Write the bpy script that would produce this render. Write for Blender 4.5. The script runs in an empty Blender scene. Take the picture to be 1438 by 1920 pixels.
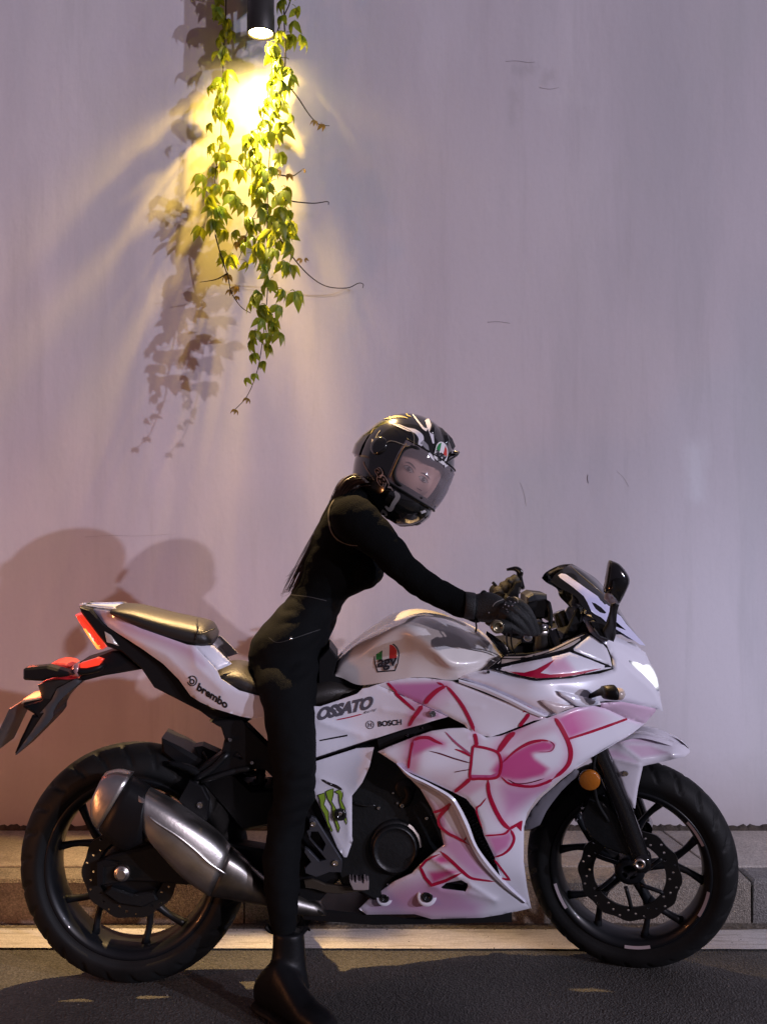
import bpy, bmesh, math, random
import numpy as np
from mathutils import Vector, Matrix
from mathutils.geometry import delaunay_2d_cdt
from math import sin, cos, pi, radians as R, sqrt, atan2, exp
random.seed(7); rnd = random.Random(11)
SC = bpy.context.scene; COL = SC.collection

# ------------------------------------------------------------------ camera, sky, lights, exposure
F, CXP, HOR, CAMH = 1900.0, 719.0, 1000.0, 1.2
cam_d = bpy.data.cameras.new('camera'); cam = bpy.data.objects.new('camera', cam_d); COL.objects.link(cam)
cam.location = (0, 0, CAMH); cam.rotation_euler = (R(90), 0, 0)
cam_d.sensor_fit = 'VERTICAL'; cam_d.sensor_height = 36; cam_d.lens = F/1920*36; cam_d.shift_y = 40/1920
cam_d.clip_start = .05; cam_d.clip_end = 600
SC.camera = cam
w = bpy.data.worlds.new('World'); SC.world = w; w.use_nodes = True
bg = w.node_tree.nodes['Background']; bg.inputs[0].default_value = (.42, .36, .50, 1); bg.inputs[1].default_value = .20
SC.view_settings.view_transform = 'Standard'; SC.view_settings.look = 'None'
SC.view_settings.gamma = 1; SC.view_settings.use_curve_mapping = False; SC.view_settings.exposure = 0
SC.cycles.max_bounces = 7; SC.cycles.diffuse_bounces = 3; SC.cycles.glossy_bounces = 3; SC.cycles.transparent_max_bounces = 10
SC.cycles.sample_clamp_indirect = 4; SC.cycles.caustics_reflective = False; SC.cycles.caustics_refractive = False

def light(name, kind, loc, energy, color, direction=None, **kw):
    d = bpy.data.lights.new(name, kind); d.energy = energy; d.color = color
    o = bpy.data.objects.new(name, d); COL.objects.link(o); o.location = loc
    if direction is not None: o.rotation_euler = Vector(direction).to_track_quat('-Z', 'Y').to_euler()
    for k, v in kw.items(): setattr(d, k, v)
    return o
# the tall street lamps over the road to the right of the camera, and the warm wall lamp of the photograph
dirA = Vector((-.94, 1, -.40)); dirB = Vector((-1.34, 1, -.37))
light('street_lamp_light', 'SUN', (8, -7, 4.6), 0.80, (1.0, .85, .95), dirA, angle=R(.9))
tB = 16; pB = Vector((0, 3, 1.2)) - dirB*tB
light('street_lamp_light', 'SPOT', pB, 12000, (.74, .76, 1.0), dirB, shadow_soft_size=.16, spot_size=R(40), spot_blend=.4)
LAMP = Vector((-.420, 3.475, 2.925))
light('wall_lamp_light', 'SPOT', LAMP + Vector((0, 0, -.02)), 78, (1.0, .66, .10), (0, .22, -1), shadow_soft_size=.009, spot_size=R(130), spot_blend=1)
light('wall_lamp_beam', 'SPOT', LAMP + Vector((0, 0, -.02)), 560, (1.0, .64, .30), (.15, -.36, -1), shadow_soft_size=.02, spot_size=R(70), spot_blend=1)
light('red_rear_lamp_light', 'POINT', (-.92, 2.66, .84), 2.6, (1, .16, .08), shadow_soft_size=.03)
light('warm_fill_light', 'POINT', (-2.4, 1.5, .42), 40, (1, .36, .13), shadow_soft_size=.1)  # added warm fill from the left, no car stands there
light('headlamp_light', 'SPOT', (.79, 2.74, .80), 16, (.72, .78, 1.0), (1, .25, .05), shadow_soft_size=.04, spot_size=R(165), spot_blend=.9)

# ------------------------------------------------------------------ materials
MATS = {}
def mat(name, col=(.5,.5,.5), rough=.5, metal=0, coat=0, emit=None, es=0, vcol=False, bump=0, bscale=60, var=0, vscale=8, spec=.5, coatr=.05, trans=0, alpha=1, sss=0):
    if name in MATS: return MATS[name]
    m = bpy.data.materials.new(name); m.use_nodes = True; nt = m.node_tree; N = nt.nodes; L = nt.links
    b = N['Principled BSDF']; b.inputs['Base Color'].default_value = (*col, 1); b.inputs['Roughness'].default_value = rough
    b.inputs['Metallic'].default_value = metal; b.inputs['Coat Weight'].default_value = coat; b.inputs['Coat Roughness'].default_value = coatr
    b.inputs['Specular IOR Level'].default_value = spec; b.inputs['Transmission Weight'].default_value = trans; b.inputs['Alpha'].default_value = alpha
    if emit: b.inputs['Emission Color'].default_value = (*emit, 1); b.inputs['Emission Strength'].default_value = es
    src = None
    if vcol:
        a = N.new('ShaderNodeAttribute'); a.attribute_name = 'paint'; src = a.outputs['Color']; L.new(src, b.inputs['Base Color'])
    if var or bump:
        tc = N.new('ShaderNodeTexCoord')
    if var:
        n = N.new('ShaderNodeTexNoise'); n.inputs['Scale'].default_value = vscale; n.inputs['Detail'].default_value = 5; L.new(tc.outputs['Object'], n.inputs['Vector'])
        mr = N.new('ShaderNodeMapRange'); mr.inputs['To Min'].default_value = 1-var; mr.inputs['To Max'].default_value = 1+var; L.new(n.outputs['Fac'], mr.inputs[0])
        mr.inputs['From Min'].default_value = .3; mr.inputs['From Max'].default_value = .7
        mx = N.new('ShaderNodeMix'); mx.data_type = 'RGBA'; mx.blend_type = 'MULTIPLY'; mx.inputs[0].default_value = 1
        if src: L.new(src, mx.inputs[6])
        else: mx.inputs[6].default_value = (*col, 1)
        L.new(mr.outputs[0], mx.inputs[7]); L.new(mx.outputs[2], b.inputs['Base Color'])
        rr = N.new('ShaderNodeMapRange'); rr.inputs['To Min'].default_value = max(0, rough-.08); rr.inputs['To Max'].default_value = min(1, rough+.12); L.new(n.outputs['Fac'], rr.inputs[0]); L.new(rr.outputs[0], b.inputs['Roughness'])
    if bump:
        n2 = N.new('ShaderNodeTexNoise'); n2.inputs['Scale'].default_value = bscale; n2.inputs['Detail'].default_value = 4; L.new(tc.outputs['Object'], n2.inputs['Vector'])
        bp = N.new('ShaderNodeBump'); bp.inputs['Strength'].default_value = bump; bp.inputs['Distance'].default_value = .01; L.new(n2.outputs['Fac'], bp.inputs['Height']); L.new(bp.outputs[0], b.inputs['Normal'])
    MATS[name] = m; return m
M_white = mat('white_paint', (.78,.76,.78), .28, coat=1, vcol=True, coatr=.04)
M_print = mat('livery_print', (.4,.01,.05), .3, coat=1, vcol=True, coatr=.05)
M_black = mat('black_plastic', (.007,.007,.008), .45, bump=.05, bscale=300, spec=.25)
M_gloss = mat('gloss_black', (.008,.008,.009), .12, coat=.6)
M_grey = mat('grey_plastic', (.045,.05,.058), .42, var=.15, bump=.05, bscale=200)
M_rubber = mat('tyre_rubber', (.0085,.009,.0095), .6, var=.3, vscale=14, bump=.08, bscale=240, spec=.22)
M_rim = mat('black_alloy', (.007,.008,.010), .38, coat=.12, var=.15, spec=.3)
M_engine = mat('engine_casting', (.008,.009,.010), .40, spec=.35, bump=.12, bscale=90, var=.3)
M_steel = mat('brushed_steel', (.62,.59,.56), .33, metal=1, var=.2, vscale=12, bump=.04, bscale=160)
M_steel_dark = mat('dark_steel', (.09,.09,.09), .32, metal=1, var=.25, vscale=20)
M_chrome = mat('chrome', (.75,.75,.78), .12, metal=1)
M_disc = mat('brake_disc_steel', (.035,.034,.033), .38, metal=.7)
M_seat = mat('seat_vinyl', (.022,.019,.017), .40, bump=.15, bscale=400, var=.2)
M_red = mat('red_lens', (.5,.01,.015), .12, emit=(1,.05,.02), es=1.1, coat=1)
M_amber_on = mat('amber_tail_lens', (.7,.12,.02), .15, emit=(1,.36,.07), es=1.5, coat=1)
M_amber = mat('amber_reflector', (.55,.17,.015), .2, coat=1, bump=.3, bscale=500)
M_clear = mat('clear_lens', (.55,.47,.42), .15, coat=1)
M_redp = mat('red_plastic', (.55,.015,.02), .2, coat=1)
M_head = mat('headlamp_glass', (.9,.9,.95), .1, emit=(.86,.90,1.0), es=3.2, vcol=True, coat=1); _h = M_head.node_tree; _h.links.new([n for n in _h.nodes if n.type == 'ATTRIBUTE'][0].outputs['Color'], _h.nodes['Principled BSDF'].inputs['Emission Color'])
M_cloth = mat('black_knit', (.0045,.005,.0054), .95, bump=.3, bscale=260, spec=.05)
M_jeans = mat('black_denim', (.0042,.005,.0058), .82, bump=.25, bscale=420, spec=.12)
M_leather = mat('black_leather', (.005,.0055,.0065), .42, bump=.06, bscale=120, var=.2, spec=.22)
M_glove = mat('glove_fabric', (.009,.0105,.0115), .62, bump=.35, bscale=320)
M_glove_lit = mat('lit_glove_fabric', (.05,.044,.034), .6, bump=.35, bscale=320)  # lighter brown copy of the glove fabric, lamplight put into its colour
M_skin = mat('skin', (.80,.52,.45), .5, bump=.03, bscale=200)
M_hair = mat('dark_brown_hair', (.022,.009,.005), .38, var=.4, vscale=30)
M_cream = mat('cream_strip', (.42,.36,.33), .35, coat=.5)
M_plate = mat('plate_metal', (.10,.10,.10), .45, metal=.3, var=.2)

# ------------------------------------------------------------------ helpers
def Z(x0, y0, k): return lambda *p: [(x*k+x0, y*k+y0, *r) for x, y, *r in (p[0] if len(p) == 1 and isinstance(p[0], list) else p)]
z1=Z(0,1100,.3477); z2=Z(0,1400,.3477); z3=Z(400,1400,.2709); z4=Z(600,1100,.2782); z5=Z(640,1300,.26425); z6=Z(960,1340,.306)
z7=Z(860,1020,.306); z8=Z(520,740,.306); z9=Z(860,1030,.153); zh=Z(640,750,.1669); zl=Z(200,0,.3755); zv=Z(200,400,.3755)
zs=Z(340,1360,.1252); zm=Z(1000,1040,.1808); zr=Z(560,1490,.125); zb=Z(460,1720,.1252); zp=Z(0,1220,.153); ze=Z(700,1460,.1146)
CAMV = Vector((0, 0, CAMH))
BM = Matrix.Translation((0, 2.753, 0)) @ Matrix.Rotation(R(2.74), 4, 'Z') @ Matrix.Rotation(R(2.0), 4, 'X')
PM = Matrix.Translation((0, 2.753, 0))
class Fr:
    def __init__(s, m): s.m = m; s.i = m.inverted(); s.o = s.i @ CAMV; s.r = s.i.to_3x3()
    def P(s, px, py, lat=0.0):
        d = s.r @ Vector(((px-CXP)/F, 1, -(py-HOR)/F)); t = (-lat - s.o.y)/d.y
        return s.o + d*t
FB = Fr(BM); FP = Fr(PM); FW = Fr(Matrix.Identity(4))
def W(px, py, D): return Vector(((px-CXP)/F*D, D, CAMH-(py-HOR)/F*D))      # point of the world at depth D

def link(name, me, mats, parent=None, mirror=False, local=None, smooth=None):
    o = bpy.data.objects.new(name, me); COL.objects.link(o)
    if not isinstance(mats, (list, tuple)): mats = [mats]
    if len(me.materials) == 0:
        for m in mats: me.materials.append(m)
    if parent: o.parent = parent
    if local is not None: o.matrix_local = local
    if mirror: o.scale = (1, -1, 1)
    return o
class MB:
    def __init__(s): s.v = []; s.f = []; s.sm = []; s.mi = []; s.c = []
    def add(s, vs, fs, smooth=True, mi=0, cols=None):
        b = len(s.v); s.v += [tuple(v) for v in vs]; s.f += [tuple(i+b for i in f) for f in fs]; s.sm += [smooth]*len(fs); s.mi += [mi]*len(fs)
        s.c += (cols if cols is not None else [(1,1,1)]*len(vs)); return b
    def mesh(s, name):
        me = bpy.data.meshes.new(name); me.from_pydata(s.v, [], s.f)
        me.polygons.foreach_set('use_smooth', s.sm); me.polygons.foreach_set('material_index', s.mi)
        if any(c != (1,1,1) for c in s.c):
            a = me.color_attributes.new('paint', 'FLOAT_COLOR', 'POINT')
            a.data.foreach_set('color', np.array([(*c, 1) for c in s.c], dtype=np.float32).ravel())
        me.update(); return me
    def obj(s, name, mats, parent=None, **k): return link(name, s.mesh(name), mats, parent, **k)
def label(o, lab=None, cat=None, group=None, kind=None):
    if lab: o['label'] = lab
    if cat: o['category'] = cat
    if group: o['group'] = group
    if kind: o['kind'] = kind
    return o
def empty(name, m, lab=None, cat=None, group=None):
    o = bpy.data.objects.new(name, None); COL.objects.link(o); o.matrix_world = m; o.empty_display_size = .1
    return label(o, lab, cat, group)
def catmull(pts, n, closed=False):
    P = [np.array(p, float) for p in pts]; out = []; m = len(P)
    rng = range(m if closed else m-1)
    for i in rng:
        a = P[(i-1) % m] if closed or i > 0 else 2*P[0]-P[1]
        b = P[i]; c = P[(i+1) % m]; d = P[(i+2) % m] if closed or i+2 < m else 2*P[-1]-P[-2]
        for k in range(n):
            t = k/n; out.append(.5*((2*b)+(c-a)*t+(2*a-5*b+4*c-d)*t*t+(3*b-a-3*c+d)*t**3))
    if not closed: out.append(P[-1])
    return out
def ringmesh(mb, rings, caps=True, closed=True, smooth=True, mi=0):
    n = len(rings[0]); vs = [v for r in rings for v in r]; fs = []
    for i in range(len(rings)-1):
        for j in range(n if closed else n-1):
            a = i*n+j; b = i*n+(j+1) % n; fs.append((a, b, b+n, a+n))
    if caps:
        fs.append(tuple(reversed(range(n)))); fs.append(tuple(range((len(rings)-1)*n, len(rings)*n)))
    mb.add(vs, fs, smooth, mi)
def tube(mb, pts, r, seg=8, n=4, smooth=True, caps=True, mi=0, flat=1.0, spl=True):
    """pts 3D; r scalar or list; flat squeezes along the second normal"""
    rr = r if isinstance(r, (list, tuple)) else [r]*len(pts)
    P4 = [(*p, q) for p, q in zip(pts, rr)]
    C = catmull(P4, n) if (spl and len(P4) > 2) else [np.array(p, float) for p in P4]
    rings = []; prev = None
    for i, c in enumerate(C):
        a = C[max(i-1, 0)]; b = C[min(i+1, len(C)-1)]; t = Vector((b-a)[:3]).normalized()
        u = prev - t*prev.dot(t) if prev is not None else t.orthogonal()
        u.normalize(); prev = u; v = t.cross(u); p = Vector(c[:3]); q = c[3]
        rings.append([p + u*cos(2*pi*k/seg)*q + v*sin(2*pi*k/seg)*q*flat for k in range(seg)])
    ringmesh(mb, rings, caps, True, smooth, mi)
def lathe(mb, c, prof, n=32, smooth=True, sx=1, sz=1, caps=False, mi=0, ph=0, sgn=1):
    """prof: list of (radius, lateral offset towards +y) about an axis along y through c"""
    rings = [[(c[0]+r*cos(2*pi*k/n+ph)*sx, c[1]+y*sgn, c[2]+r*sin(2*pi*k/n+ph)*sz) for k in range(n)] for r, y in prof]
    ringmesh(mb, rings, caps, True, smooth, mi)
def poly_resample(pts, step):
    out = []; m = len(pts)
    for i in range(m):
        a = np.array(pts[i][:2], float); b = np.array(pts[(i+1) % m][:2], float); k = max(1, int(round(np.linalg.norm(b-a)/step)))
        out += [a+(b-a)*t/k for t in range(k)]
    return out
def in_poly(P, poly):
    x = P[:,0]; y = P[:,1]; c = np.zeros(len(P), bool); n = len(poly)
    for i in range(n):
        x1, y1 = poly[i][:2]; x2, y2 = poly[(i+1) % n][:2]
        if y1 == y2: continue
        c ^= ((y1 > y) != (y2 > y)) & (x < (x2-x1)*(y-y1)/(y2-y1)+x1)
    return c
def dist_poly(P, poly, closed=True):
    d = np.full(len(P), 1e9); n = len(poly)
    for i in range(n if closed else n-1):
        a = np.array(poly[i][:2], float); b = np.array(poly[(i+1) % n][:2], float); ab = b-a; L = max(ab@ab, 1e-9)
        t = np.clip(((P-a)@ab)/L, 0, 1); d = np.minimum(d, np.linalg.norm(P-(a+t[:,None]*ab), axis=1))
    return d
def tess(outline, step, holes=()):
    rings = [poly_resample(outline, step)] + [poly_resample(h, step) for h in holes]
    B = np.array([p for r in rings for p in r]); nb = len(B); edges = []; k = 0
    for r in rings:
        edges += [(k+i, k+(i+1) % len(r)) for i in range(len(r))]; k += len(r)
    lo = B.min(0); hi = B.max(0); g = []; y = lo[1]; row = 0
    while y < hi[1]:
        x = lo[0]+(step/2 if row % 2 else 0)
        while x < hi[0]: g.append((x, y)); x += step
        y += step*.866; row += 1
    if g:
        G = np.array(g); ok = in_poly(G, outline)
        for h in holes: ok &= ~in_poly(G, h)
        G = G[ok]
        if len(G):
            dd = dist_poly(G, outline)
            for h in holes: dd = np.minimum(dd, dist_poly(G, h))
            G = G[dd > step*.55]
        A = np.vstack([B, G]) if len(G) else B
    else: A = B
    vs, es, fs, *_ = delaunay_2d_cdt([Vector(p) for p in A], edges, [], 0, 1e-5)
    V = np.array([tuple(v) for v in vs]); T = np.array([f for f in fs])
    Cn = V[T].mean(1); ok = in_poly(Cn, outline)
    for h in holes: ok &= ~in_poly(Cn, h)
    T = T[ok]
    be = {}
    for t in T:
        for i in range(3):
            a, b = int(t[i]), int(t[(i+1) % 3]); be[(min(a,b), max(a,b))] = be.get((min(a,b), max(a,b)), 0)+1
    bnd = [(int(t[i]), int(t[(i+1) % 3])) for t in T for i in range(3) if be[(min(int(t[i]), int(t[(i+1)%3])), max(int(t[i]), int(t[(i+1)%3])))] == 1]
    return V, [tuple(int(i) for i in t) for t in T], bnd
class RBF:
    def __init__(s, pts, creases=()):
        A = np.array(pts, float); s.p = A[:,:2]/100; n = len(A)
        K = s.k(s.p[:,None]-s.p[None]); Q = np.hstack([np.ones((n,1)), s.p]); M = np.zeros((n+3, n+3)); M[:n,:n] = K+np.eye(n)*1e-3; M[:n,n:] = Q; M[n:,:n] = Q.T
        s.w = np.linalg.solve(M, np.concatenate([A[:,2], np.zeros(3)])); s.cr = creases
    def k(s, d): r2 = (d**2).sum(-1)+1e-12; return .5*r2*np.log(r2)
    def __call__(s, P):
        P = np.atleast_2d(np.array(P, float))[:,:2]; q = P/100; n = len(s.p)
        out = s.k(q[:,None]-s.p[None])@s.w[:n]+s.w[n]+q@s.w[n+1:]
        for pl, amp, wd in s.cr: out = out+amp*np.exp(-dist_poly(P, pl, False)/wd)
        return out
def const(v): return lambda P: np.full(len(np.atleast_2d(P)), v)
def panel(name, outline, sf, mats, parent=None, step=6, thick=.004, rollw=5, roll=.0025, holes=(), fr=FB, lift=0, colf=None, both=True, local=None, lab=None, creases=()):
    V, T, bnd = tess(outline, step, holes); s = sf(V)+lift
    for pl, amp, wd in creases: s = s+amp*np.exp(-dist_poly(V, pl, False)/wd)
    if roll:
        d = dist_poly(V, outline)
        for h in holes: d = np.minimum(d, dist_poly(V, h))
        s = s-roll*np.clip(1-d/rollw, 0, 1)**2
    cols = [tuple(c) for c in colf(V)] if colf else None
    mb = MB(); mb.add([fr.P(x, y, q) for (x, y), q in zip(V, s)], [t[::-1] if False else t for t in T], True, 0, cols)
    idx = sorted({i for e in bnd for i in e}); mp = {k: i for i, k in enumerate(idx)}; n = len(idx)
    f0 = [fr.P(V[i][0], V[i][1], s[i]) for i in idx]; f1 = [p+Vector((0, thick, 0)) for p in f0]
    mb.add(f0+f1, [(mp[b], mp[a], mp[a]+n, mp[b]+n) for a, b in bnd], False, 0, ([cols[i] for i in idx]*2) if cols else None)
    me = mb.mesh(name); o = link(name, me, mats, parent, local=local)
    if lab: o['label'] = lab
    if both:
        o2 = bpy.data.objects.new(name, me); COL.objects.link(o2); o2.parent = parent
        o2.matrix_local = (local if local is not None else Matrix.Identity(4)) @ Matrix.Scale(-1, 4, (0,1,0))
    return o
def prism(name, outline, s0, s1, mats, parent, fr=FB, bev=.002, local=None, holes=(), mb=None, smooth=False, lab=None):
    """solid plate or block: outline in picture coordinates taken at lateral s1 (near face) and run back to s0"""
    V, T, bnd = tess(outline, 1e4, holes); own = mb is None; mb = mb or MB()
    cx = V.mean(0); nv = [fr.P(x, y, s1) for x, y in V]; fv = [Vector((p.x, -s0, p.z)) for p in nv]; n = len(V)
    nrm = {}
    for a, b in bnd:
        d = V[b]-V[a]; q = np.array([d[1], -d[0]]); q = q/(np.linalg.norm(q)+1e-9)
        for i in (a, b): nrm[i] = nrm.get(i, np.zeros(2))+q
    k = bev*700; inn = []
    for i, (x, y) in enumerate(V):
        q = nrm.get(i, np.zeros(2)); L = np.linalg.norm(q); q = q/L if L > 0 else q
        inn.append(fr.P(x+(-q[0])*k*INS, y+(-q[1])*k*INS, s1))
    rim = [Vector((p.x, p.y+bev, p.z)) for p in nv]
    mb.add(inn, T, False); base = mb.add(inn+rim+fv, [], False)
    fs = []
    for a, b in bnd: fs += [(base+b, base+a, base+a+n, base+b+n), (base+b+n, base+a+n, base+a+2*n, base+b+2*n)]
    fs += [tuple(base+2*n+i for i in reversed(t)) for t in T]
    mb.f += fs; mb.sm += [False]*len(fs); mb.mi += [0]*len(fs)
    if own:
        o = mb.obj(name, mats, parent, local=local)
        if lab: o['label'] = lab
        return o
# sign of the inset, found once from a test square
_V, _T, _b = tess([(0,0),(10,0),(10,10),(0,10)], 1e4)
_d = _V[_b[0][1]]-_V[_b[0][0]]; _q = np.array([_d[1], -_d[0]]); _m = (_V[_b[0][1]]+_V[_b[0][0]])/2
INS = 1.0 if (_q@(_m-np.array([5,5]))) > 0 else -1.0
def surf(name, cols_, mats, parent, nu=4, nv=4, mirror=True, fr=FB, colf=None, local=None, caps=False, smooth=True):
    """stations: each a list of (px,py,s); smooth sheet through them, mirrored to the far side"""
    G = [catmull(c, nv) for c in cols_]; G = list(zip(*[catmull([g[j] for g in G], nu) for j in range(len(G[0]))]))
    rows = [[fr.P(*p) for p in r] for r in G]; mb = MB(); cl = None
    vs = [v for r in rows for v in r]; n = len(rows[0]); fs = [(i*n+j, i*n+j+1, (i+1)*n+j+1, (i+1)*n+j) for i in range(len(rows)-1) for j in range(n-1)]
    if colf: cl = [tuple(c) for c in colf(np.array([p[:2] for r in G for p in r]))]
    mb.add(vs, fs, smooth, 0, cl)
    if mirror: mb.add([Vector((v.x, -v.y, v.z)) for v in vs], [f[::-1] for f in fs], smooth, 0, cl)
    return mb.obj(name, mats, parent, local=local)
def loft(mb, sts, seg=16, n=4, fr=FB, pw=2.0, caps=True, flatsh=False, mi=0):
    """stations ((ax,ay),(bx,by),s,hw): section from a to b in the picture, half width hw sideways"""
    C = catmull([(*a, *b, s, h) for a, b, s, h in sts], n) if n > 1 else [np.array((*a, *b, s, h), float) for a, b, s, h in sts]; rings = []
    for c in C:
        A = fr.P(c[0], c[1], c[4]); B = fr.P(c[2], c[3], c[4]); m = (A+B)/2; h = (A-B)/2; ring = []
        for k in range(seg):
            t = 2*pi*k/seg; ct, st = cos(t), sin(t); e = 2/pw
            ring.append(m+h*(abs(ct)**e*(1 if ct > 0 else -1))+Vector((0, c[5]*(abs(st)**e)*(1 if st > 0 else -1), 0)))
        rings.append(ring)
    ringmesh(mb, rings, caps, True, not flatsh, mi)
def stroke(mb, pts, wd, sf, col, fr=FB, lift=.0012, n=8, taper=True, spl=True):
    C = np.array(catmull(pts, n)) if (spl and len(pts) > 2) else np.array(poly_open(pts, 4))
    d = np.gradient(C, axis=0); d /= (np.linalg.norm(d, axis=1)[:,None]+1e-9); q = np.stack([-d[:,1], d[:,0]], 1)
    m = len(C); ww = np.full(m, wd/2.0) if not isinstance(wd, (list, tuple)) else np.interp(np.linspace(0,1,m), np.linspace(0,1,len(wd)), wd)/2
    if taper:
        t = np.linspace(0,1,m); ww = ww*np.clip(np.minimum(t, 1-t)*12, .25, 1)
    A = C+q*ww[:,None]; B = C-q*ww[:,None]; P = np.vstack([A, C, B]); s = sf(P)+lift
    mb.add([fr.P(x, y, k) for (x, y), k in zip(P, s)], [(i, i+1, m+i+1, m+i) for i in range(m-1)]+[(m+i, m+i+1, 2*m+i+1, 2*m+i) for i in range(m-1)], True, 0, [col]*(3*m))
def poly_open(pts, step):
    out = []
    for a, b in zip(pts[:-1], pts[1:]):
        a = np.array(a[:2], float); b = np.array(b[:2], float); k = max(1, int(np.linalg.norm(b-a)/step)); out += [a+(b-a)*t/k for t in range(k)]
    out.append(np.array(pts[-1][:2], float)); return out
def patch(mb, outline, sf, col, fr=FB, lift=.0010, step=6, col2=None, grad=None):
    V, T, _ = tess(outline, step); s = sf(V)+lift; cols = [col]*len(V)
    if col2:
        a = np.array(grad[0], float); g = np.array(grad[1], float)-a; t = np.clip(((V-a)@g)/(g@g), 0, 1)
        cols = [tuple(np.array(col)*(1-k)+np.array(col2)*k) for k in t]
    mb.add([fr.P(x, y, q) for (x, y), q in zip(V, s)], T, True, 0, cols)
_txt = {}
def text2d(txt, bold=.0, shear=0, space=1):
    key = (txt, bold, shear, space)
    if key in _txt: return _txt[key]
    cu = bpy.data.curves.new('lettering', 'FONT'); cu.body = txt; cu.offset = bold; cu.shear = shear; cu.space_character = space; cu.size = 1; cu.resolution_u = 4; cu.fill_mode = 'FRONT'
    o = bpy.data.objects.new('lettering', cu); COL.objects.link(o); bpy.context.view_layer.update()
    me = bpy.data.meshes.new_from_object(o.evaluated_get(bpy.context.evaluated_depsgraph_get()))
    bm = bmesh.new(); bm.from_mesh(me); bmesh.ops.triangulate(bm, faces=bm.faces); V = np.array([v.co[:2] for v in bm.verts]); T = [tuple(v.index for v in f.verts) for f in bm.faces]; bm.free()
    bpy.data.objects.remove(o); bpy.data.curves.remove(cu); bpy.data.meshes.remove(me)
    lo = V.min(0); hi = V.max(0); V = (V-lo)/(hi[1]-lo[1]); _txt[key] = (V, T); return V, T
def text_px(mb, txt, origin, right, up, sf, col, fr=FB, lift=.0014, **k):
    """origin: lower left of the lettering in the picture; right: vector of its full width; up: vector of its full height"""
    V, T = text2d(txt, **k); V = V.copy(); V[:,0] /= V[:,0].max(); o = np.array(origin, float); P = o+V[:,:1]*np.array(right, float)+V[:,1:]*np.array(up, float)
    s = sf(P)+lift; mb.add([fr.P(x, y, q) for (x, y), q in zip(P, s)], T, False, 0, [col]*len(P))
def remesh(mb, name, voxel, mats, parent, smooth_it=4, local=None, mfun=None):
    me = mb.mesh(name+'_tmp'); o = bpy.data.objects.new('tmp', me); COL.objects.link(o)
    m = o.modifiers.new('r', 'REMESH'); m.mode = 'VOXEL'; m.voxel_size = voxel; m.use_smooth_shade = True
    if smooth_it: s = o.modifiers.new('s', 'SMOOTH'); s.iterations = smooth_it; s.factor = .5
    bpy.context.view_layer.update(); e = bpy.data.meshes.new_from_object(o.evaluated_get(bpy.context.evaluated_depsgraph_get()))
    bpy.data.objects.remove(o); e.name = name; e.materials.clear()
    for mm in (mats if isinstance(mats, (list, tuple)) else [mats]): e.materials.append(mm)
    e.polygons.foreach_set('use_smooth', [True]*len(e.polygons))
    if mfun: e.polygons.foreach_set('material_index', [mfun(p.center) for p in e.polygons])
    return link(name, e, mats, parent, local=local)
def bolt(parent, px, py, s, r=.006, name='bolt', m=None, fr=FB, local=None):
    mb = MB(); c = fr.P(px, py, s); lathe(mb, c, [(r, .004), (r, -.002), (r*.85, -.0035), (r*.5, -.0035), (r*.42, -.0008), (0.0005, -.0008)], 12, False); return mb.obj(name, m or M_chrome, parent, local=local)
# ------------------------------------------------------------------ setting
def node(nt, t, **k):
    n = nt.nodes.new(t)
    for a, b in k.items(): setattr(n, a, b)
    return n
def ground_mat(name, base, var, speck, rough, bumpd, stain=None, warm=None):
    m = bpy.data.materials.new(name); m.use_nodes = True; nt = m.node_tree; L = nt.links; b = nt.nodes['Principled BSDF']
    tc = node(nt, 'ShaderNodeTexCoord'); O = tc.outputs['Object']
    def noise(sc, det=4, rg=.6): n = node(nt, 'ShaderNodeTexNoise'); n.inputs['Scale'].default_value = sc; n.inputs['Detail'].default_value = det; n.inputs['Roughness'].default_value = rg; L.new(O, n.inputs['Vector']); return n.outputs['Fac']
    def mr(s, a, c, d, e): n = node(nt, 'ShaderNodeMapRange'); n.inputs[1].default_value = a; n.inputs[2].default_value = c; n.inputs[3].default_value = d; n.inputs[4].default_value = e; L.new(s, n.inputs[0]); return n.outputs[0]
    def mul(a, c, f=1, mode='MULTIPLY'):
        n = node(nt, 'ShaderNodeMix', data_type='RGBA', blend_type=mode); n.inputs[0].default_value = f
        for s, i in ((a, 6), (c, 7)):
            if isinstance(s, tuple): n.inputs[i].default_value = (*s, 1)
            else: L.new(s, n.inputs[i])
        return n
    big = noise(2.2, 6); c = mul(base, mr(big, .3, .7, 1-var, 1+var)).outputs[2]
    vor = node(nt, 'ShaderNodeTexVoronoi'); vor.inputs['Scale'].default_value = speck[0]; L.new(O, vor.inputs['Vector'])
    sp = mul(c, mr(vor.outputs['Color'], 0, 1, 1-speck[1], 1+speck[1])).outputs[2]
    c = mul(sp, mr(noise(speck[0]*.6, 3), .35, .65, 1-speck[1]*.6, 1+speck[1]*.6)).outputs[2]
    if stain:
        f = mr(noise(3.1, 7, .7), .54, .68, 0, .8); n = mul(c, stain, 1, 'MIX'); L.new(f, n.inputs[0]); c = n.outputs[2]
    L.new(c, b.inputs['Base Color']); L.new(mr(noise(9), .3, .7, rough-.1, rough+.1), b.inputs['Roughness'])
    h = node(nt, 'ShaderNodeMath', operation='ADD'); L.new(vor.outputs['Distance'], h.inputs[0]); L.new(noise(speck[0]*.35, 6), h.inputs[1])
    bp = node(nt, 'ShaderNodeBump'); bp.inputs['Strength'].default_value = .8; bp.inputs['Distance'].default_value = bumpd; L.new(h.outputs[0], bp.inputs['Height']); L.new(bp.outputs[0], b.inputs['Normal'])
    return m
M_asph = ground_mat('asphalt', (.074,.070,.064), .32, (190, .40), .85, .006)
M_gut = ground_mat('gutter_concrete', (.15,.125,.10), .35, (120, .35), .85, .004)
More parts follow.
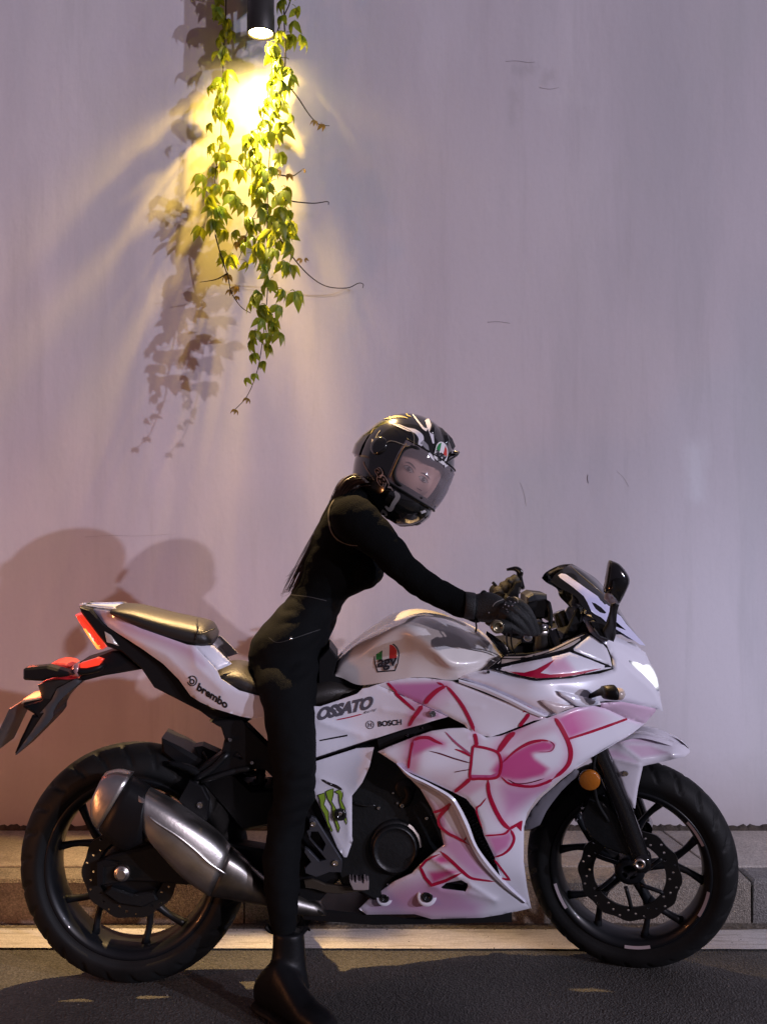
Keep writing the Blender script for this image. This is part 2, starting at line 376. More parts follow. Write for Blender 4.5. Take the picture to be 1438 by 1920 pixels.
M_stone = [ground_mat('kerb_granite_%s' % n, c, .3, (230, .35), .8, .003, (.10,.09,.08)) for n, c in (('grey', (.22,.20,.185)), ('brown', (.25,.215,.18)), ('dark', (.185,.17,.16)))]
M_pav = [ground_mat('paving_granite_%s' % n, c, .22, (200, .22), .75, .002, (.24,.2,.17)) for n, c in (('warm', (.40,.345,.30)), ('pale', (.43,.38,.34)), ('dull', (.35,.31,.28)))]
def paint_mat():
    m = ground_mat('road_paint', (.60,.57,.55), .14, (260, .12), .7, .0015); nt = m.node_tree; b = nt.nodes['Principled BSDF']; L = nt.links
    src = b.inputs['Base Color'].links[0].from_socket; tc = node(nt, 'ShaderNodeTexCoord'); mp = node(nt, 'ShaderNodeMapping'); mp.inputs['Scale'].default_value = (3, 30, 1); L.new(tc.outputs['Object'], mp.inputs[0])
    n = node(nt, 'ShaderNodeTexNoise'); n.inputs['Scale'].default_value = 2.2; n.inputs['Detail'].default_value = 8; n.inputs['Roughness'].default_value = .7; L.new(mp.outputs[0], n.inputs['Vector'])
    r = node(nt, 'ShaderNodeMapRange'); r.inputs[1].default_value = .50; r.inputs[2].default_value = .66; r.inputs[4].default_value = .8; L.new(n.outputs['Fac'], r.inputs[0])
    mx = node(nt, 'ShaderNodeMix', data_type='RGBA'); L.new(r.outputs[0], mx.inputs[0]); L.new(src, mx.inputs[6]); mx.inputs[7].default_value = (.30,.26,.22,1); L.new(mx.outputs[2], b.inputs['Base Color'])
    return m
M_line = paint_mat()
def grid_obj(name, x0, x1, y0, y1, z, m, nx, ny, amp=0, kind='structure', edge=None):
    mb = MB(); vs = []; fs = []
    for j in range(ny+1):
        for i in range(nx+1):
            x = x0+(x1-x0)*i/nx; y = y0+(y1-y0)*j/ny; e = 0
            if edge and j in (0, ny): y += edge*(rnd.random()-.5)
            vs.append((x, y, z+amp*(rnd.random()-.5)))
    for j in range(ny):
        for i in range(nx): a = j*(nx+1)+i; fs.append((a, a+1, a+nx+2, a+nx+1))
    mb.add(vs, fs); o = mb.obj(name, m); o['kind'] = kind; return o
grid_obj('road', -90, 90, -120, 3.125, 0, M_asph, 6, 6)
grid_obj('gutter', -60, 60, 3.045, 3.16, .003, M_gut, 400, 1, .001)
ln = grid_obj('road_line', -60, 60, 2.915, 3.058, .006, M_line, 1500, 2, 0, edge=.004)
ln.rotation_euler.z = R(-.25); ln.location.y = 0
# kerb: granite blocks, each a piece of its own
KY, KZ = 3.11, .136
def block(x0, x1, y0, y1, z0, z1, b=.006, j=.0025):
    mb = MB(); n = 3
    def q(): return (rnd.random()-.5)*j
    lo = [(x0, y0), (x1, y0), (x1, y1), (x0, y1)]; inn = [(x0+b, y0+b), (x1-b, y0+b), (x1-b, y1-b), (x0+b, y1-b)]
    vs = [(x, y, z0) for x, y in lo]+[(x+q(), y+q(), z1-b) for x, y in lo]+[(x, y, z1+q()*.6) for x, y in inn]
    fs = [(8, 9, 10, 11)]+[(i, (i+1) % 4, 4+(i+1) % 4, 4+i) for i in range(4)]+[(4+i, 4+(i+1) % 4, 8+(i+1) % 4, 8+i) for i in range(4)]
    mb.add(vs, fs, False); return mb
kerb = empty('kerb', Matrix.Translation((0, KY, 0))); kerb['kind'] = 'structure'
x = -6.0-.13
while x < 6:
    L_ = .74+rnd.random()*.12; mb = block(x+.003, x+L_-.003, 0, .125, -.05, KZ, .009, .004)
    o = mb.obj('kerb_stone', M_stone[rnd.randrange(3)], kerb); o.location.y = (rnd.random()-.5)*.005; x += L_
block(-60, -6.2, 0, .125, -.05, KZ).obj('kerb_run', M_stone[0], kerb); block(6.8, 60, 0, .125, -.05, KZ).obj('kerb_run', M_stone[0], kerb)
grid_obj('pavement_bed', -60, 60, 3.12, 3.72, KZ-.022, M_gut, 60, 1)
pav = empty('pavement', Matrix.Translation((0, 3.24, 0))); pav['kind'] = 'structure'
x = -3.9
while x < 4:
    L_ = .78+rnd.random()*.1; sk = -.05
    mb = block(x+.003, x+L_-.003, 0, .385, KZ-.03, KZ+.001, .003, .0015)
    mb.v = [(a+(sk*b/.385), b, c) for a, b, c in mb.v]
    o = mb.obj('paving_slab', M_pav[rnd.randrange(3)], pav); x += L_
# ------------------------------------------------------------------ wall
WY = 3.64
def wall_mat():
    m = bpy.data.materials.new('painted_render'); m.use_nodes = True; nt = m.node_tree; L = nt.links; b = nt.nodes['Principled BSDF']
    tc = node(nt, 'ShaderNodeTexCoord'); sp = node(nt, 'ShaderNodeSeparateXYZ'); L.new(tc.outputs['Object'], sp.inputs[0]); X, Zc = sp.outputs[0], sp.outputs[2]
    def math(op, a, c=None, cl=False):
        n = node(nt, 'ShaderNodeMath', operation=op, use_clamp=cl)
        for i, s in enumerate((a, c)):
            if s is None: continue
            if isinstance(s, (int, float)): n.inputs[i].default_value = s
            else: L.new(s, n.inputs[i])
        return n.outputs[0]
    def noise(sc, det=4, scale=(1,1,1), rg=.55, off=0):
        mp = node(nt, 'ShaderNodeMapping'); mp.inputs['Scale'].default_value = scale; mp.inputs['Location'].default_value = (off, off, off); L.new(tc.outputs['Object'], mp.inputs[0])
        n = node(nt, 'ShaderNodeTexNoise'); n.inputs['Scale'].default_value = sc; n.inputs['Detail'].default_value = det; n.inputs['Roughness'].default_value = rg; L.new(mp.outputs[0], n.inputs['Vector']); return n.outputs['Fac']
    def mr(s, a, c, d, e): n = node(nt, 'ShaderNodeMapRange'); n.inputs[1].default_value = a; n.inputs[2].default_value = c; n.inputs[3].default_value = d; n.inputs[4].default_value = e; L.new(s, n.inputs[0]); return n.outputs[0]
    def mix(f, a, c, mode='MIX'):
        n = node(nt, 'ShaderNodeMix', data_type='RGBA', blend_type=mode)
        for s, i in ((f, 0), (a, 6), (c, 7)):
            if isinstance(s, tuple): n.inputs[i].default_value = (*s, 1)
            elif isinstance(s, (int, float)): n.inputs[i].default_value = s
            else: L.new(s, n.inputs[i])
        return n.outputs[2]
    def box(x0, x1, z0, z1, soft, wob=.10, off=0):
        nn = math('MULTIPLY', math('SUBTRACT', noise(5, 5, (1,1,.5), .7, off), .5), wob*2); x = math('ADD', X, nn); z = math('ADD', Zc, nn)
        f = math('MULTIPLY', mr(x, x0, x0+soft, 0, 1), mr(x, x1, x1-soft, 0, 1)); f = math('MULTIPLY', f, mr(z, z0, z0+soft, 0, 1)); return math('MULTIPLY', f, mr(z, z1, z1-soft, 0, 1))
    c = mix(mr(noise(.9, 3, (1,1,.6)), .35, .65, 0, 1), (.585,.54,.58), (.645,.60,.645))
    c = mix(mr(noise(.9, 4, (1.6,1,.22), .55, 4), .47, .55, 0, .55), c, (.70,.665,.71))        # long vertical roller bands
    c = mix(mr(noise(1.3, 5, (1.5,1,.30), .6, 9), .50, .66, 0, .50), c, (.465,.455,.49))
    c = mix(mr(noise(3.5, 6, (3.2,1,.22), .7, 2), .54, .74, 0, .34), c, (.42,.40,.42)); c = mix(mr(noise(2.2, 3, (1,1,1), .5, 14), .5, .7, 0, .25), c, (.54,.55,.53))
    c = mix(mr(noise(22, 6, (1,1,.7), .65), .56, .8, 0, .18), c, (.70,.67,.68))
    def px(x, y): return ((x-719)/F*WY, CAMH-(y-HOR)/F*WY)
    def pb(x0, y0, x1, y1): a = px(x0, y1); d = px(x1, y0); return a[0], d[0], a[1], d[1]
    c = mix(math('MULTIPLY', box(*pb(1278,810,1340,950), .05, .06), .38), c, (.78,.79,.84))
    c = mix(math('MULTIPLY', box(*pb(945,112,1012,148), .03, .13, 3), .30), c, (.34,.32,.33))
    c = mix(math('MULTIPLY', box(*pb(1010,120,1050,163), .03, .13, 5), .30), c, (.36,.33,.34))
    c = mix(math('MULTIPLY', box(*pb(1000,165,1132,212), .04, .09, 8), .3), c, (.66,.63,.66))
    c = mix(math('MULTIPLY', box(*pb(1080,212,1134,620), .07, .05, 8), .3), c, (.65,.62,.65))
    c = mix(math('MULTIPLY', box(*pb(955,150,985,230), .03, .13, 6), .3), c, (.40,.37,.37))
    c = mix(math('MULTIPLY', box(*pb(600,880,700,1010), .05, .08, 6), .10), c, (.7,.66,.66))
    c = mix(mr(noise(75, 5, (1,1,.8), .7, 3), .5, .8, 0, .16), c, (.40,.385,.40)); c = mix(mr(noise(.55, 3, (1.4,1,.8), .5, 21), .46, .62, 0, .22), c, (.52,.48,.53))
    dirt = mr(math('ADD', Zc, math('MULTIPLY', noise(6, 6, (1,1,1), .7), .16)), .14, .50, .6, 0); c = mix(dirt, c, (.30,.25,.22))
    L.new(c, b.inputs['Base Color']); b.inputs['Roughness'].default_value = .72; b.inputs['Specular IOR Level'].default_value = .3
    h = math('ADD', math('MULTIPLY', noise(2.2, 5, (1.3,1,.5), .55), 1.0), math('MULTIPLY', noise(60, 4), .035))
    h = math('ADD', h, math('MULTIPLY', noise(8, 5, (1,1,.7), .6, 7), .13))
    bp = node(nt, 'ShaderNodeBump'); bp.inputs['Strength'].default_value = .55; bp.inputs['Distance'].default_value = .012; L.new(h, bp.inputs['Height']); L.new(bp.outputs[0], b.inputs['Normal'])
    return m
M_wall = wall_mat()
wall = empty('wall', Matrix.Translation((0, WY, 0)), 'tall pale lilac rendered wall with patchy repairs behind the motorcycle', 'wall')
mb = MB(); mb.add([(-60,0,.0),(60,0,.0),(60,0,7),(-60,0,7),(-60,.3,7),(60,.3,7),(60,.3,0),(-60,.3,0)], [(0,1,2,3),(3,2,5,4),(4,5,6,7)], False); mb.obj('render_face', M_wall, wall)
M_joint = mat('dark_joint', (.05,.038,.03), .9, bump=.6, bscale=90, var=.5, vscale=20)
mb = MB(); N_ = 700; vs = []                                   # broken dirty lip where the render meets the paving
for i in range(N_+1):
    xx = -4+8*i/N_; e = .008*(rnd.random()-.5); vs += [(xx, -.012-.004*rnd.random(), KZ), (xx, -.010, KZ+.010+e), (xx, .0, KZ+.016+e*1.3)]
mb.add(vs, [f for i in range(N_) for f in ((3*i, 3*i+3, 3*i+4, 3*i+1), (3*i+1, 3*i+4, 3*i+5, 3*i+2))], False); mb.obj('base_joint', M_joint, wall)
def wall_pt(px, py, off=0): return W(px, py, WY-off)-Vector((0, WY, 0))
mb = MB()
for pts, r in (([(1102,890),(1101,898),(1103,906)], .0016), ([(914,604),(935,603),(956,606)], .0012), ([(1156,884),(1168,895),(1178,912)], .0005), ([(975,905),(982,925),(986,948)], .0005), ([(948,115),(968,114),(990,117),(1003,116)], .0010), ([(1011,164),(1030,167),(1048,164)], .0010), ([(160,1007),(210,1004),(260,1005),(330,1001)], .0005)):
    tube(mb, [wall_pt(a, b_, .0005) for a, b_ in pts], r, 5, 4, flat=.5)
mb.obj('hairline_crack', mat('crack', (.33,.30,.31), .9), wall)

# ------------------------------------------------------------------ wall lamp
lamp = empty('wall_lamp', Matrix.Translation((LAMP.x, WY, LAMP.z)), 'dark cylindrical downlight glowing yellow on the wall between the hanging vines', 'wall lamp')
cy = LAMP.y-WY
def vlathe(mb, c, prof, n=40, smooth=True, mi=0):
    rings = [[(c[0]+r*cos(2*pi*k/n), c[1]+r*sin(2*pi*k/n), c[2]+z) for k in range(n)] for r, z in prof]; ringmesh(mb, rings, False, True, smooth, mi)
M_lampbody = mat('lamp_housing', (.035,.033,.032), .5, metal=.3, bump=.1, bscale=200)
mb = MB(); vlathe(mb, (0, cy, 0), [(.041, .001),(.041,-.012),(.046,-.013),(.047,-.008),(.047,.05),(.0455,.053),(.0455,.26),(.0,.262)]); mb.obj('housing', M_lampbody, lamp)
mb = MB(); vlathe(mb, (0, cy, 0), [(.0405,-.006),(.03,-.010),(.015,-.0125),(.0005,-.013)]); mb.obj('lens', mat('lamp_lens', (.9,.8,.6), .2, emit=(1,.72,.24), es=150), lamp)
for z in (.06, .19): block(-.02, .02, cy+.03, 0, z, z+.03, .004, 0).obj('bracket', M_lampbody, lamp)

# ------------------------------------------------------------------ hanging vines
def leaf_material(name, c, tr):
    m = bpy.data.materials.new(name); m.use_nodes = True; nt = m.node_tree; L = nt.links; b = nt.nodes['Principled BSDF']; out = nt.nodes['Material Output']
    oi = node(nt, 'ShaderNodeObjectInfo'); hs = node(nt, 'ShaderNodeHueSaturation'); hs.inputs['Color'].default_value = (*c, 1)
    r = node(nt, 'ShaderNodeMapRange'); r.inputs[3].default_value = .7; r.inputs[4].default_value = 1.35; L.new(oi.outputs['Random'], r.inputs[0]); L.new(r.outputs[0], hs.inputs['Value'])
    r2 = node(nt, 'ShaderNodeMapRange'); r2.inputs[3].default_value = .48; r2.inputs[4].default_value = .515; L.new(oi.outputs['Random'], r2.inputs[0]); L.new(r2.outputs[0], hs.inputs['Hue'])
    tc = node(nt, 'ShaderNodeTexCoord'); nz = node(nt, 'ShaderNodeTexNoise'); nz.inputs['Scale'].default_value = 60; L.new(tc.outputs['Object'], nz.inputs['Vector'])
    rr = node(nt, 'ShaderNodeMapRange'); rr.inputs[3].default_value = .75; rr.inputs[4].default_value = 1.25; L.new(nz.outputs['Fac'], rr.inputs[0])
    mx = node(nt, 'ShaderNodeMix', data_type='RGBA', blend_type='MULTIPLY'); mx.inputs[0].default_value = 1; L.new(hs.outputs[0], mx.inputs[6]); L.new(rr.outputs[0], mx.inputs[7])
    L.new(mx.outputs[2], b.inputs['Base Color']); b.inputs['Roughness'].default_value = .42
    t = node(nt, 'ShaderNodeBsdfTranslucent'); t.inputs[0].default_value = (*tr, 1); ms = node(nt, 'ShaderNodeMixShader'); ms.inputs[0].default_value = .58
    L.new(b.outputs[0], ms.inputs[1]); L.new(t.outputs[0], ms.inputs[2]); L.new(ms.outputs[0], out.inputs['Surface'])
    bp = node(nt, 'ShaderNodeBump'); bp.inputs['Strength'].default_value = .3; bp.inputs['Distance'].default_value = .003; L.new(nz.outputs['Fac'], bp.inputs['Height']); L.new(bp.outputs[0], b.inputs['Normal'])
    return m
M_leaf = leaf_material('creeper_leaf', (.115,.20,.018), (.46,.50,.03))
M_leafy = leaf_material('young_creeper_leaf', (.16,.12,.035), (.42,.28,.06))
M_stem = mat('vine_stem', (.035,.022,.014), .7, bump=.4, bscale=300)
def leaflet(mb, org, dr, nrm, Lg, wd, droop):
    dr = dr.normalized(); side = dr.cross(nrm).normalized(); nrm = side.cross(dr).normalized()
    prof = [(0,0),(.12,.5),(.35,1),(.6,.86),(.82,.42),(1.0,0)]; vs = []; n = len(prof)
    for u, wv in prof:
        c = org+dr*Lg*u-nrm*droop*Lg*u*u; h = wd*wv
        vs += [c-side*h+nrm*h*.35, c, c+side*h+nrm*h*.35]
    fs = []
    for i in range(n-1):
        a = 3*i; fs += [(a, a+1, a+4, a+3), (a+1, a+2, a+5, a+4)]
    mb.add(vs, fs, True)
def leaf_mesh(seed, nl=5, sc=1.0):
    r = random.Random(seed); mb = MB(); pet = Vector((.018, 0, .006))*sc*(.6+r.random()); pts = [Vector((0,0,0)), pet*.5+Vector((0,0,.004)), pet]
    tube(mb, pts, .0011*sc, 4, 2, mi=0)
    for k in range(nl):
        a = (k-(nl-1)/2)*R(132/(nl-1) if nl > 1 else 0)+r.uniform(-.15,.15)
        d = Vector((cos(a)*.75, sin(a), -.55-.35*r.random())); L_ = (.040+.012*r.random())*(1 if abs(k-(nl-1)/2) < 1.2 else .72)*sc
        leaflet(mb, pet, d, Vector((.45, 0, 1)), L_, L_*.27, .35+.35*r.random())
    return mb.mesh('leaf')
LV = [leaf_mesh(i, 5 if i % 3 else 3, 1.0) for i in range(8)]; LY = [leaf_mesh(40+i, 3, .55) for i in range(3)]
for me in LV: me.materials.append(M_leaf)
for me in LY: me.materials.append(M_leafy)
def vine(lab, strands, leaves, young=()):
    """strands: lists of (px,py,off) with off the distance from the wall; leaves: (px,py,off,size)"""
    x, y, o_ = strands[0][0]; base = W(x, y, WY-o_); base.z = base.z; e = empty('hanging_vine', Matrix.Translation(base), lab, 'vine', 'creeper vines hanging over the lamp')
    mb = MB()
    for s in strands:
        pts = [W(a, b_, WY-c)-base for a, b_, c in s]; k = len(pts); tube(mb, pts, [.0028-.0016*i/(k-1) for i in range(k)], 6, 5)
        for i in range(k-1):                                      # small knots along the stem
            pass
    mb.obj('stem', M_stem, e)
    for lst, pool in ((leaves, LV), (young, LY)):
        for (a, b_, c, sz) in lst:
            me = pool[rnd.randrange(len(pool))]; o = bpy.data.objects.new('leaf', me); COL.objects.link(o); o.parent = e
            az = rnd.uniform(-2.7, -.4) if rnd.random() < .72 else rnd.uniform(.2, 3.0)
            o.location = W(a, b_, WY-c)-base; o.rotation_euler = (rnd.uniform(-.35,.35), rnd.uniform(-.1,.7), az); s_ = sz*1.02*rnd.uniform(.85,1.2); o.scale = (s_,)*3
    return e
def along(s, n, spread, sz, jit=0):
    P_ = catmull([np.array(p, float) for p in s], 12); out = []
    for i in range(n):
        p = P_[int((i+rnd.random()*.8)/n*(len(P_)-1))]; out.append((p[0]+rnd.uniform(-spread, spread), p[1]+rnd.uniform(-8,8)-8, max(.03, p[2]+rnd.uniform(-.03,.03)), sz*rnd.uniform(.85,1.15)))
    return out
SL = [(424,-60,.08),(424,20,.08),(420,90,.08),(417,180,.085),(414,260,.09),(404,330,.10),(403,400,.11),(404,440,.12)]
SL2 = [(404,440,.12),(415,480,.13),(428,520,.14),(434,548,.15),(452,575,.16),(470,587,.17)]
vine('thin green vine hanging along the left side of the wall lamp', [SL, SL2, [(428,512,.14),(405,524,.14),(375,529,.14)], [(405,315,.09),(440,300,.09),(470,330,.08)]],
     along(SL, 42, 14, .95)+[(452,318,.11,1.1),(440,370,.11,1.1),(455,385,.11,1),(425,395,.11,1),(430,350,.11,1),(412,480,.11,.8),(425,470,.11,.7),(385,395,.11,1),(383,428,.11,1),(372,360,.11,.9),(380,330,.11,.9)], [(428,515,.11,1),(432,545,.11,.9),(445,555,.11,.8),(440,535,.11,1)])
SR = [(530,-60,.15),(533,30,.15),(535,120,.155),(528,170,.16),(515,210,.165),(505,300,.19),(502,380,.22),(501,470,.25),(502,540,.27),(497,600,.28),(488,670,.28),(478,710,.29),(462,745,.29),(437,772,.29)]
SR2 = [(500,400,.22),(515,430,.22),(540,470,.20),(575,512,.10),(610,536,.06),(650,540,.045),(672,531,.04),(681,533,.04),(680,540,.04)]
SR3 = [(533,150,.155),(560,185,.13),(580,215,.11),(598,233,.10),(618,236,.09)]
SR4 = [(535,375,.20),(560,379,.15),(590,381,.10),(614,378,.07),(616,384,.06)]
SR5 = [(505,322,.19),(525,328,.18),(548,330,.17),(562,322,.16),(570,316,.16)]
dense = [(a+rnd.uniform(-30,26), b_, .21+rnd.uniform(-.05,.03), 1.15) for a, b_ in [(520,350+i*9) for i in range(12)]]+[(530+rnd.uniform(-22,18), 60+i*17, .155, 1.05) for i in range(12)]+[(500+rnd.uniform(-26,20), 230+i*13, .18, 1.05) for i in range(9)]
low = [(485,498,.27,1),(528,490,.27,1.2),(545,500,.26,1.1),(478,545,.27,1.0),(520,540,.27,1.1),(545,545,.27,1.2),(497,570,.28,1.0),(512,590,.28,1.1),(522,600,.28,.9),(485,620,.28,1.0),(497,622,.28,.9),(516,628,.28,1.1),(490,575,.28,.9),(476,665,.28,.7),(500,682,.28,.8),(478,700,.29,.6),(468,708,.29,.6),(510,470,.27,1.1),(490,455,.26,1),(535,455,.26,1.1),(540,425,.25,1.1)]
vine('longest and leafiest vine, right of the lamp, ending in a bare hooked tip', [SR, SR2, SR3, SR4, SR5], along(SR[:11], 40, 18, .95)+dense+low,
     [(600,232,.10,1.1),(590,228,.10,1),(520,318,.18,1),(545,328,.17,1),(462,748,.29,.9),(440,770,.29,.7),(563,485,.1,.6),(575,484,.09,.6),(567,318,.16,.6)])
SM = [(548,-60,.12),(545,0,.12),(520,60,.13),(508,140,.13),(500,190,.13),(490,240,.13),(480,300,.13),(486,380,.14),(468,420,.15),(455,470,.15),(440,500,.15)]
vine('short middle vine crossing the bright patch of wall under the lamp', [SM], along(SM[2:], 28, 17, .9)+[(548,8,.17,.9),(556,40,.17,1),(560,70,.17,1),(470,255,.14,1),(462,300,.14,.9),(470,345,.14,1),(480,410,.14,1),(462,440,.14,.9)], [(448,455,.14,1.2),(455,445,.14,1)])

# grit swept along the gutter and over the asphalt
mb = MB(); gr_ = random.Random(3)
for i in range(1500):
    near = gr_.random() < .45; x_ = gr_.uniform(-1.5, 1.6); y_ = gr_.uniform(3.05, 3.105) if near else gr_.uniform(2.2, 3.1)
    r_ = gr_.uniform(.0009, .0032)*(1.0 if near else .8); z_ = .006 if y_ > 2.9 else .001; a_ = gr_.uniform(0, 6.28)
    vs = [(x_+r_*cos(a_+k*2.09)*gr_.uniform(.7,1.3), y_+r_*sin(a_+k*2.09)*gr_.uniform(.7,1.3), z_) for k in range(3)]+[(x_, y_, z_+r_*gr_.uniform(.6,1.2))]
    mb.add(vs, [(0,1,3),(1,2,3),(2,0,3)], False)
g_ = mb.obj('gravel', mat('grit', (.20,.17,.14), .85, var=.5, vscale=200)); g_['kind'] = 'stuff'; g_['label'] = 'fine brown grit scattered along the gutter and the asphalt'; g_['category'] = 'gravel'
# ------------------------------------------------------------------ motorcycle
bike = empty('motorcycle', BM, 'white sports motorcycle with a pink ribbon bow painted on its fairing, parked at the kerb', 'motorcycle')
WHT = (.82,.81,.90); PINK = (.66,.16,.38); DPINK = (.58,.085,.27); LIL = (.60,.36,.55); CRIM = (.44,.004,.045); DKR = (.12,.004,.02)
# steering: the whole front end is turned towards the camera
PIV = FB.P(1012, 1180, 0); AX = Vector((-sin(R(24)), 0, cos(R(24))))
ST = Matrix.Translation(PIV) @ Matrix.Rotation(R(-20), 4, AX) @ Matrix.Translation(-PIV)
FS = Fr(BM @ ST)
def dist_soft(P, poly, soft): 
    d = dist_poly(P, poly); i = in_poly(P, poly); d = np.where(i, d, -d); t = np.clip((d+soft)/(2*soft), 0, 1); return t*t*(3-2*t)
def painter(base, areas):
    def f(V):
        c = np.tile(np.array(base, float), (len(V), 1))
        for poly, col, soft, *g in areas:
            if soft < 0: a = .75*np.exp(-(dist_poly(V, poly, False)/-soft)**1.5)
            else: a = dist_soft(V, poly, soft)
            if g:
                p0 = np.array(g[0], float); gd = np.array(g[1], float)-p0; a = a*np.clip(1-((V-p0)@gd)/(gd@gd), 0, 1)
            c = c*(1-a[:,None])+np.array(col)*a[:,None]
        return c
    return f
# ---- wheels
def tyre(parent, c, R_, w_, name, local=None, sx=1, sz=1, ph=0, lip=.22):
    n = 420; mb = MB(); prof = []
    for k in range(-12, 13):
        a = k/12*R(86); rr = R_-(w_*.50)*(1-cos(a))*.86; y = sin(a)*w_/2; prof.append((rr, y, a))
    sw = R_-w_*.50*.86*(1-cos(R(86)))
    sd = [(lip-.004, .36, 9), (lip+.002, .41, 9), (lip+.006, .425, 9), (lip+.0075, .424, 9), ((lip+sw)/2+.003, .478, 9)]
    prof = [(r_, -w_*q, g) for r_, q, g in sd]+prof+[(r_, w_*q, g) for r_, q, g in reversed(sd)]
    rings = []
    for rr, y, a in prof:
        ring = []
        for i in range(n):
            th = 2*pi*i/n; r_ = rr
            if a != 9:
                u = th/(2*pi)*26+ph; s_ = abs(a)/R(86); q = (u+s_*.9*(1 if a > 0 else 1)+(.5 if a > 0 else 0)) % 1
                if .12 < s_ < .86 and q < .20: r_ -= .006*min(1, (s_-.12)*9, (.86-s_)*9)
            else: r_ += .0006*sin(th*3)*0
            ring.append((c[0]+r_*cos(th)*sx, c[1]+y, c[2]+r_*sin(th)*sz))
        rings.append(ring)
    ringmesh(mb, rings, False, True, True); return mb.obj(name, M_rubber, parent, local=local)
def ring_xy(c, r, n, sx, sz, y, f=lambda t: 1): return [(c[0]+r*f(2*pi*k/n)*cos(2*pi*k/n)*sx, c[1]+y, c[2]+r*f(2*pi*k/n)*sin(2*pi*k/n)*sz) for k in range(n)]
def disc(parent, c, r0, r1, y, name='brake_disc', local=None, sx=1, sz=1, waves=10, nh=3):
    k = 1000; out = [((r1*(1+.022*cos(waves*2*pi*i/120)))*cos(2*pi*i/120)*k, (r1*(1+.022*cos(waves*2*pi*i/120)))*sin(2*pi*i/120)*k) for i in range(120)]
    holes = [[(r0*cos(2*pi*i/48)*k, r0*sin(2*pi*i/48)*k) for i in range(48)]]
    for j in range(waves*nh):
        a = 2*pi*j/(waves*nh); rr = r0+(r1-r0)*(.25+.5*((j % nh)/(nh-1) if nh > 1 else .5))
        holes.append([((rr*cos(a)+.0036*cos(2*pi*i/8))*k, (rr*sin(a)+.0036*sin(2*pi*i/8))*k) for i in range(8)])
    V, T, bnd = tess(out, 1e4, holes); mb = MB()
    for yy, rev in ((y, 0), (y+.005, 1)):
        mb.add([(c[0]+a/k*sx, c[1]+yy, c[2]+b/k*sz) for a, b in V], T, False)
    n = len(V); mb.f += [(b, a, a+n, b+n) for a, b in bnd]; mb.sm += [False]*len(bnd); mb.mi += [0]*len(bnd)
    o = mb.obj(name, M_disc, parent, local=local)
    return o
def wheel(parent, c, R_, w_, rim_r, name, base_ang, near, local=None, sx=1, sz=1, marks=()):
    whl = bpy.data.objects.new(name, None); COL.objects.link(whl); whl.parent = parent; whl.matrix_local = (local or Matrix.Identity(4)) @ Matrix.Translation(c)
    O = (0, 0, 0); tyre(whl, O, R_, w_, 'tyre', sx=sx, sz=sz, lip=rim_r+.023)
    mb = MB(); hw = w_*.40; r0 = rim_r; lip = r0+.024
    lathe(mb, O, [(lip, -hw+.01), (lip+.003, -hw-.002), (lip-.001, -hw-.005), (lip-.008, -hw-.002), (r0+.008, -hw+.004), (r0+.003, -hw+.014), (r0, -hw+.03), (r0-.002, 0), (r0, hw-.03), (r0+.003, hw-.014), (r0+.008, hw-.004), (lip-.008, hw+.002), (lip-.001, hw+.005), (lip+.003, hw+.002), (lip, hw-.01)], 96, True, sx, sz)
    mb.obj('rim', M_rim, whl)
    for k in range(5):
        a = R(base_ang+72*k); mb = MB(); d = Vector((cos(a), 0, sin(a))); fork_r = r0*.56
        pt = lambda r, an, y=0: Vector((cos(an)*r*sx, y, sin(an)*r*sz))
        tube(mb, [pt(.03, a, -.012), pt(fork_r*.6, a, -.015), pt(fork_r, a, -.012)], [.021, .0165, .0165], 8, 3, flat=.62)
        for s_ in (-1, 1): tube(mb, [pt(fork_r*.93, a+s_*.02, -.012), pt((fork_r+r0)/2, a+s_*R(10), -.013), pt(r0+.004, a+s_*R(17), -.015)], [.0145, .0095, .0125], 8, 3, flat=.75)
        mb.obj('spoke', M_rim, whl)
    mb = MB(); lathe(mb, O, [(.02, -.05), (.036, -.05), (.04, -.044), (.042, -.02), (.046, 0), (.042, .02), (.04, .044), (.02, .05)], 32); mb.obj('hub', M_rim, whl)
    for mname, a0, a1, col in marks:
        mb = MB(); rr = lip-.0055; n = 14; vs = []
        for i in range(n+1):
            th = R(a0+(a1-a0)*i/n); vs += [((rr-.0045)*cos(th)*sx, -hw-.0045, (rr-.0045)*sin(th)*sz), ((rr+.0035)*cos(th)*sx, -hw-.0068, (rr+.0035)*sin(th)*sz)]
        mb.add(vs, [(2*i, 2*i+1, 2*i+3, 2*i+2) for i in range(n)], True); mb.obj('rim_stripe', mat('reflective_stripe', (.42,.36,.38), .5), whl)
    return whl
CR = FB.P(256, 1614, 0); CF = FS.P(1181, 1619, 0)
CR.z = .3225; rw = wheel(bike, CR, .305, .146, .203, 'rear_wheel', 222, True, sx=.985, sz=1.055)
fw = wheel(bike, CF, .2915, .104, .196, 'front_wheel', 12, True, local=ST, sx=.965, sz=1.04, marks=[('m', 26, 46, 0), ('m', 332, 352, 0), ('m', 268, 287, 0), ('m', 196, 216, 0), ('m', 110, 128, 0)])
disc(rw, (0, 0, 0), .088, .124, -.072, waves=10); 
for s_ in (-1,): disc(fw, (0, 0, 0), .095, .134, -.062, waves=12)
mb = MB()
for k in range(6):
    a = 2*pi*k/6+.3; tube(mb, [(.04*cos(a), -.058, .04*sin(a)), (.075*cos(a+.25), -.060, .075*sin(a+.25)), (.099*cos(a+.3), -.059, .099*sin(a+.3))], .006, 6, 3)
mb.obj('disc_carrier', M_rim, fw)
mb = MB(); lathe(mb, (0,0,0), [(.0, -.068),(.05,-.068),(.07,-.066),(.092,-.064),(.092,-.060)], 40); mb.obj('disc_carrier', M_rim, rw)
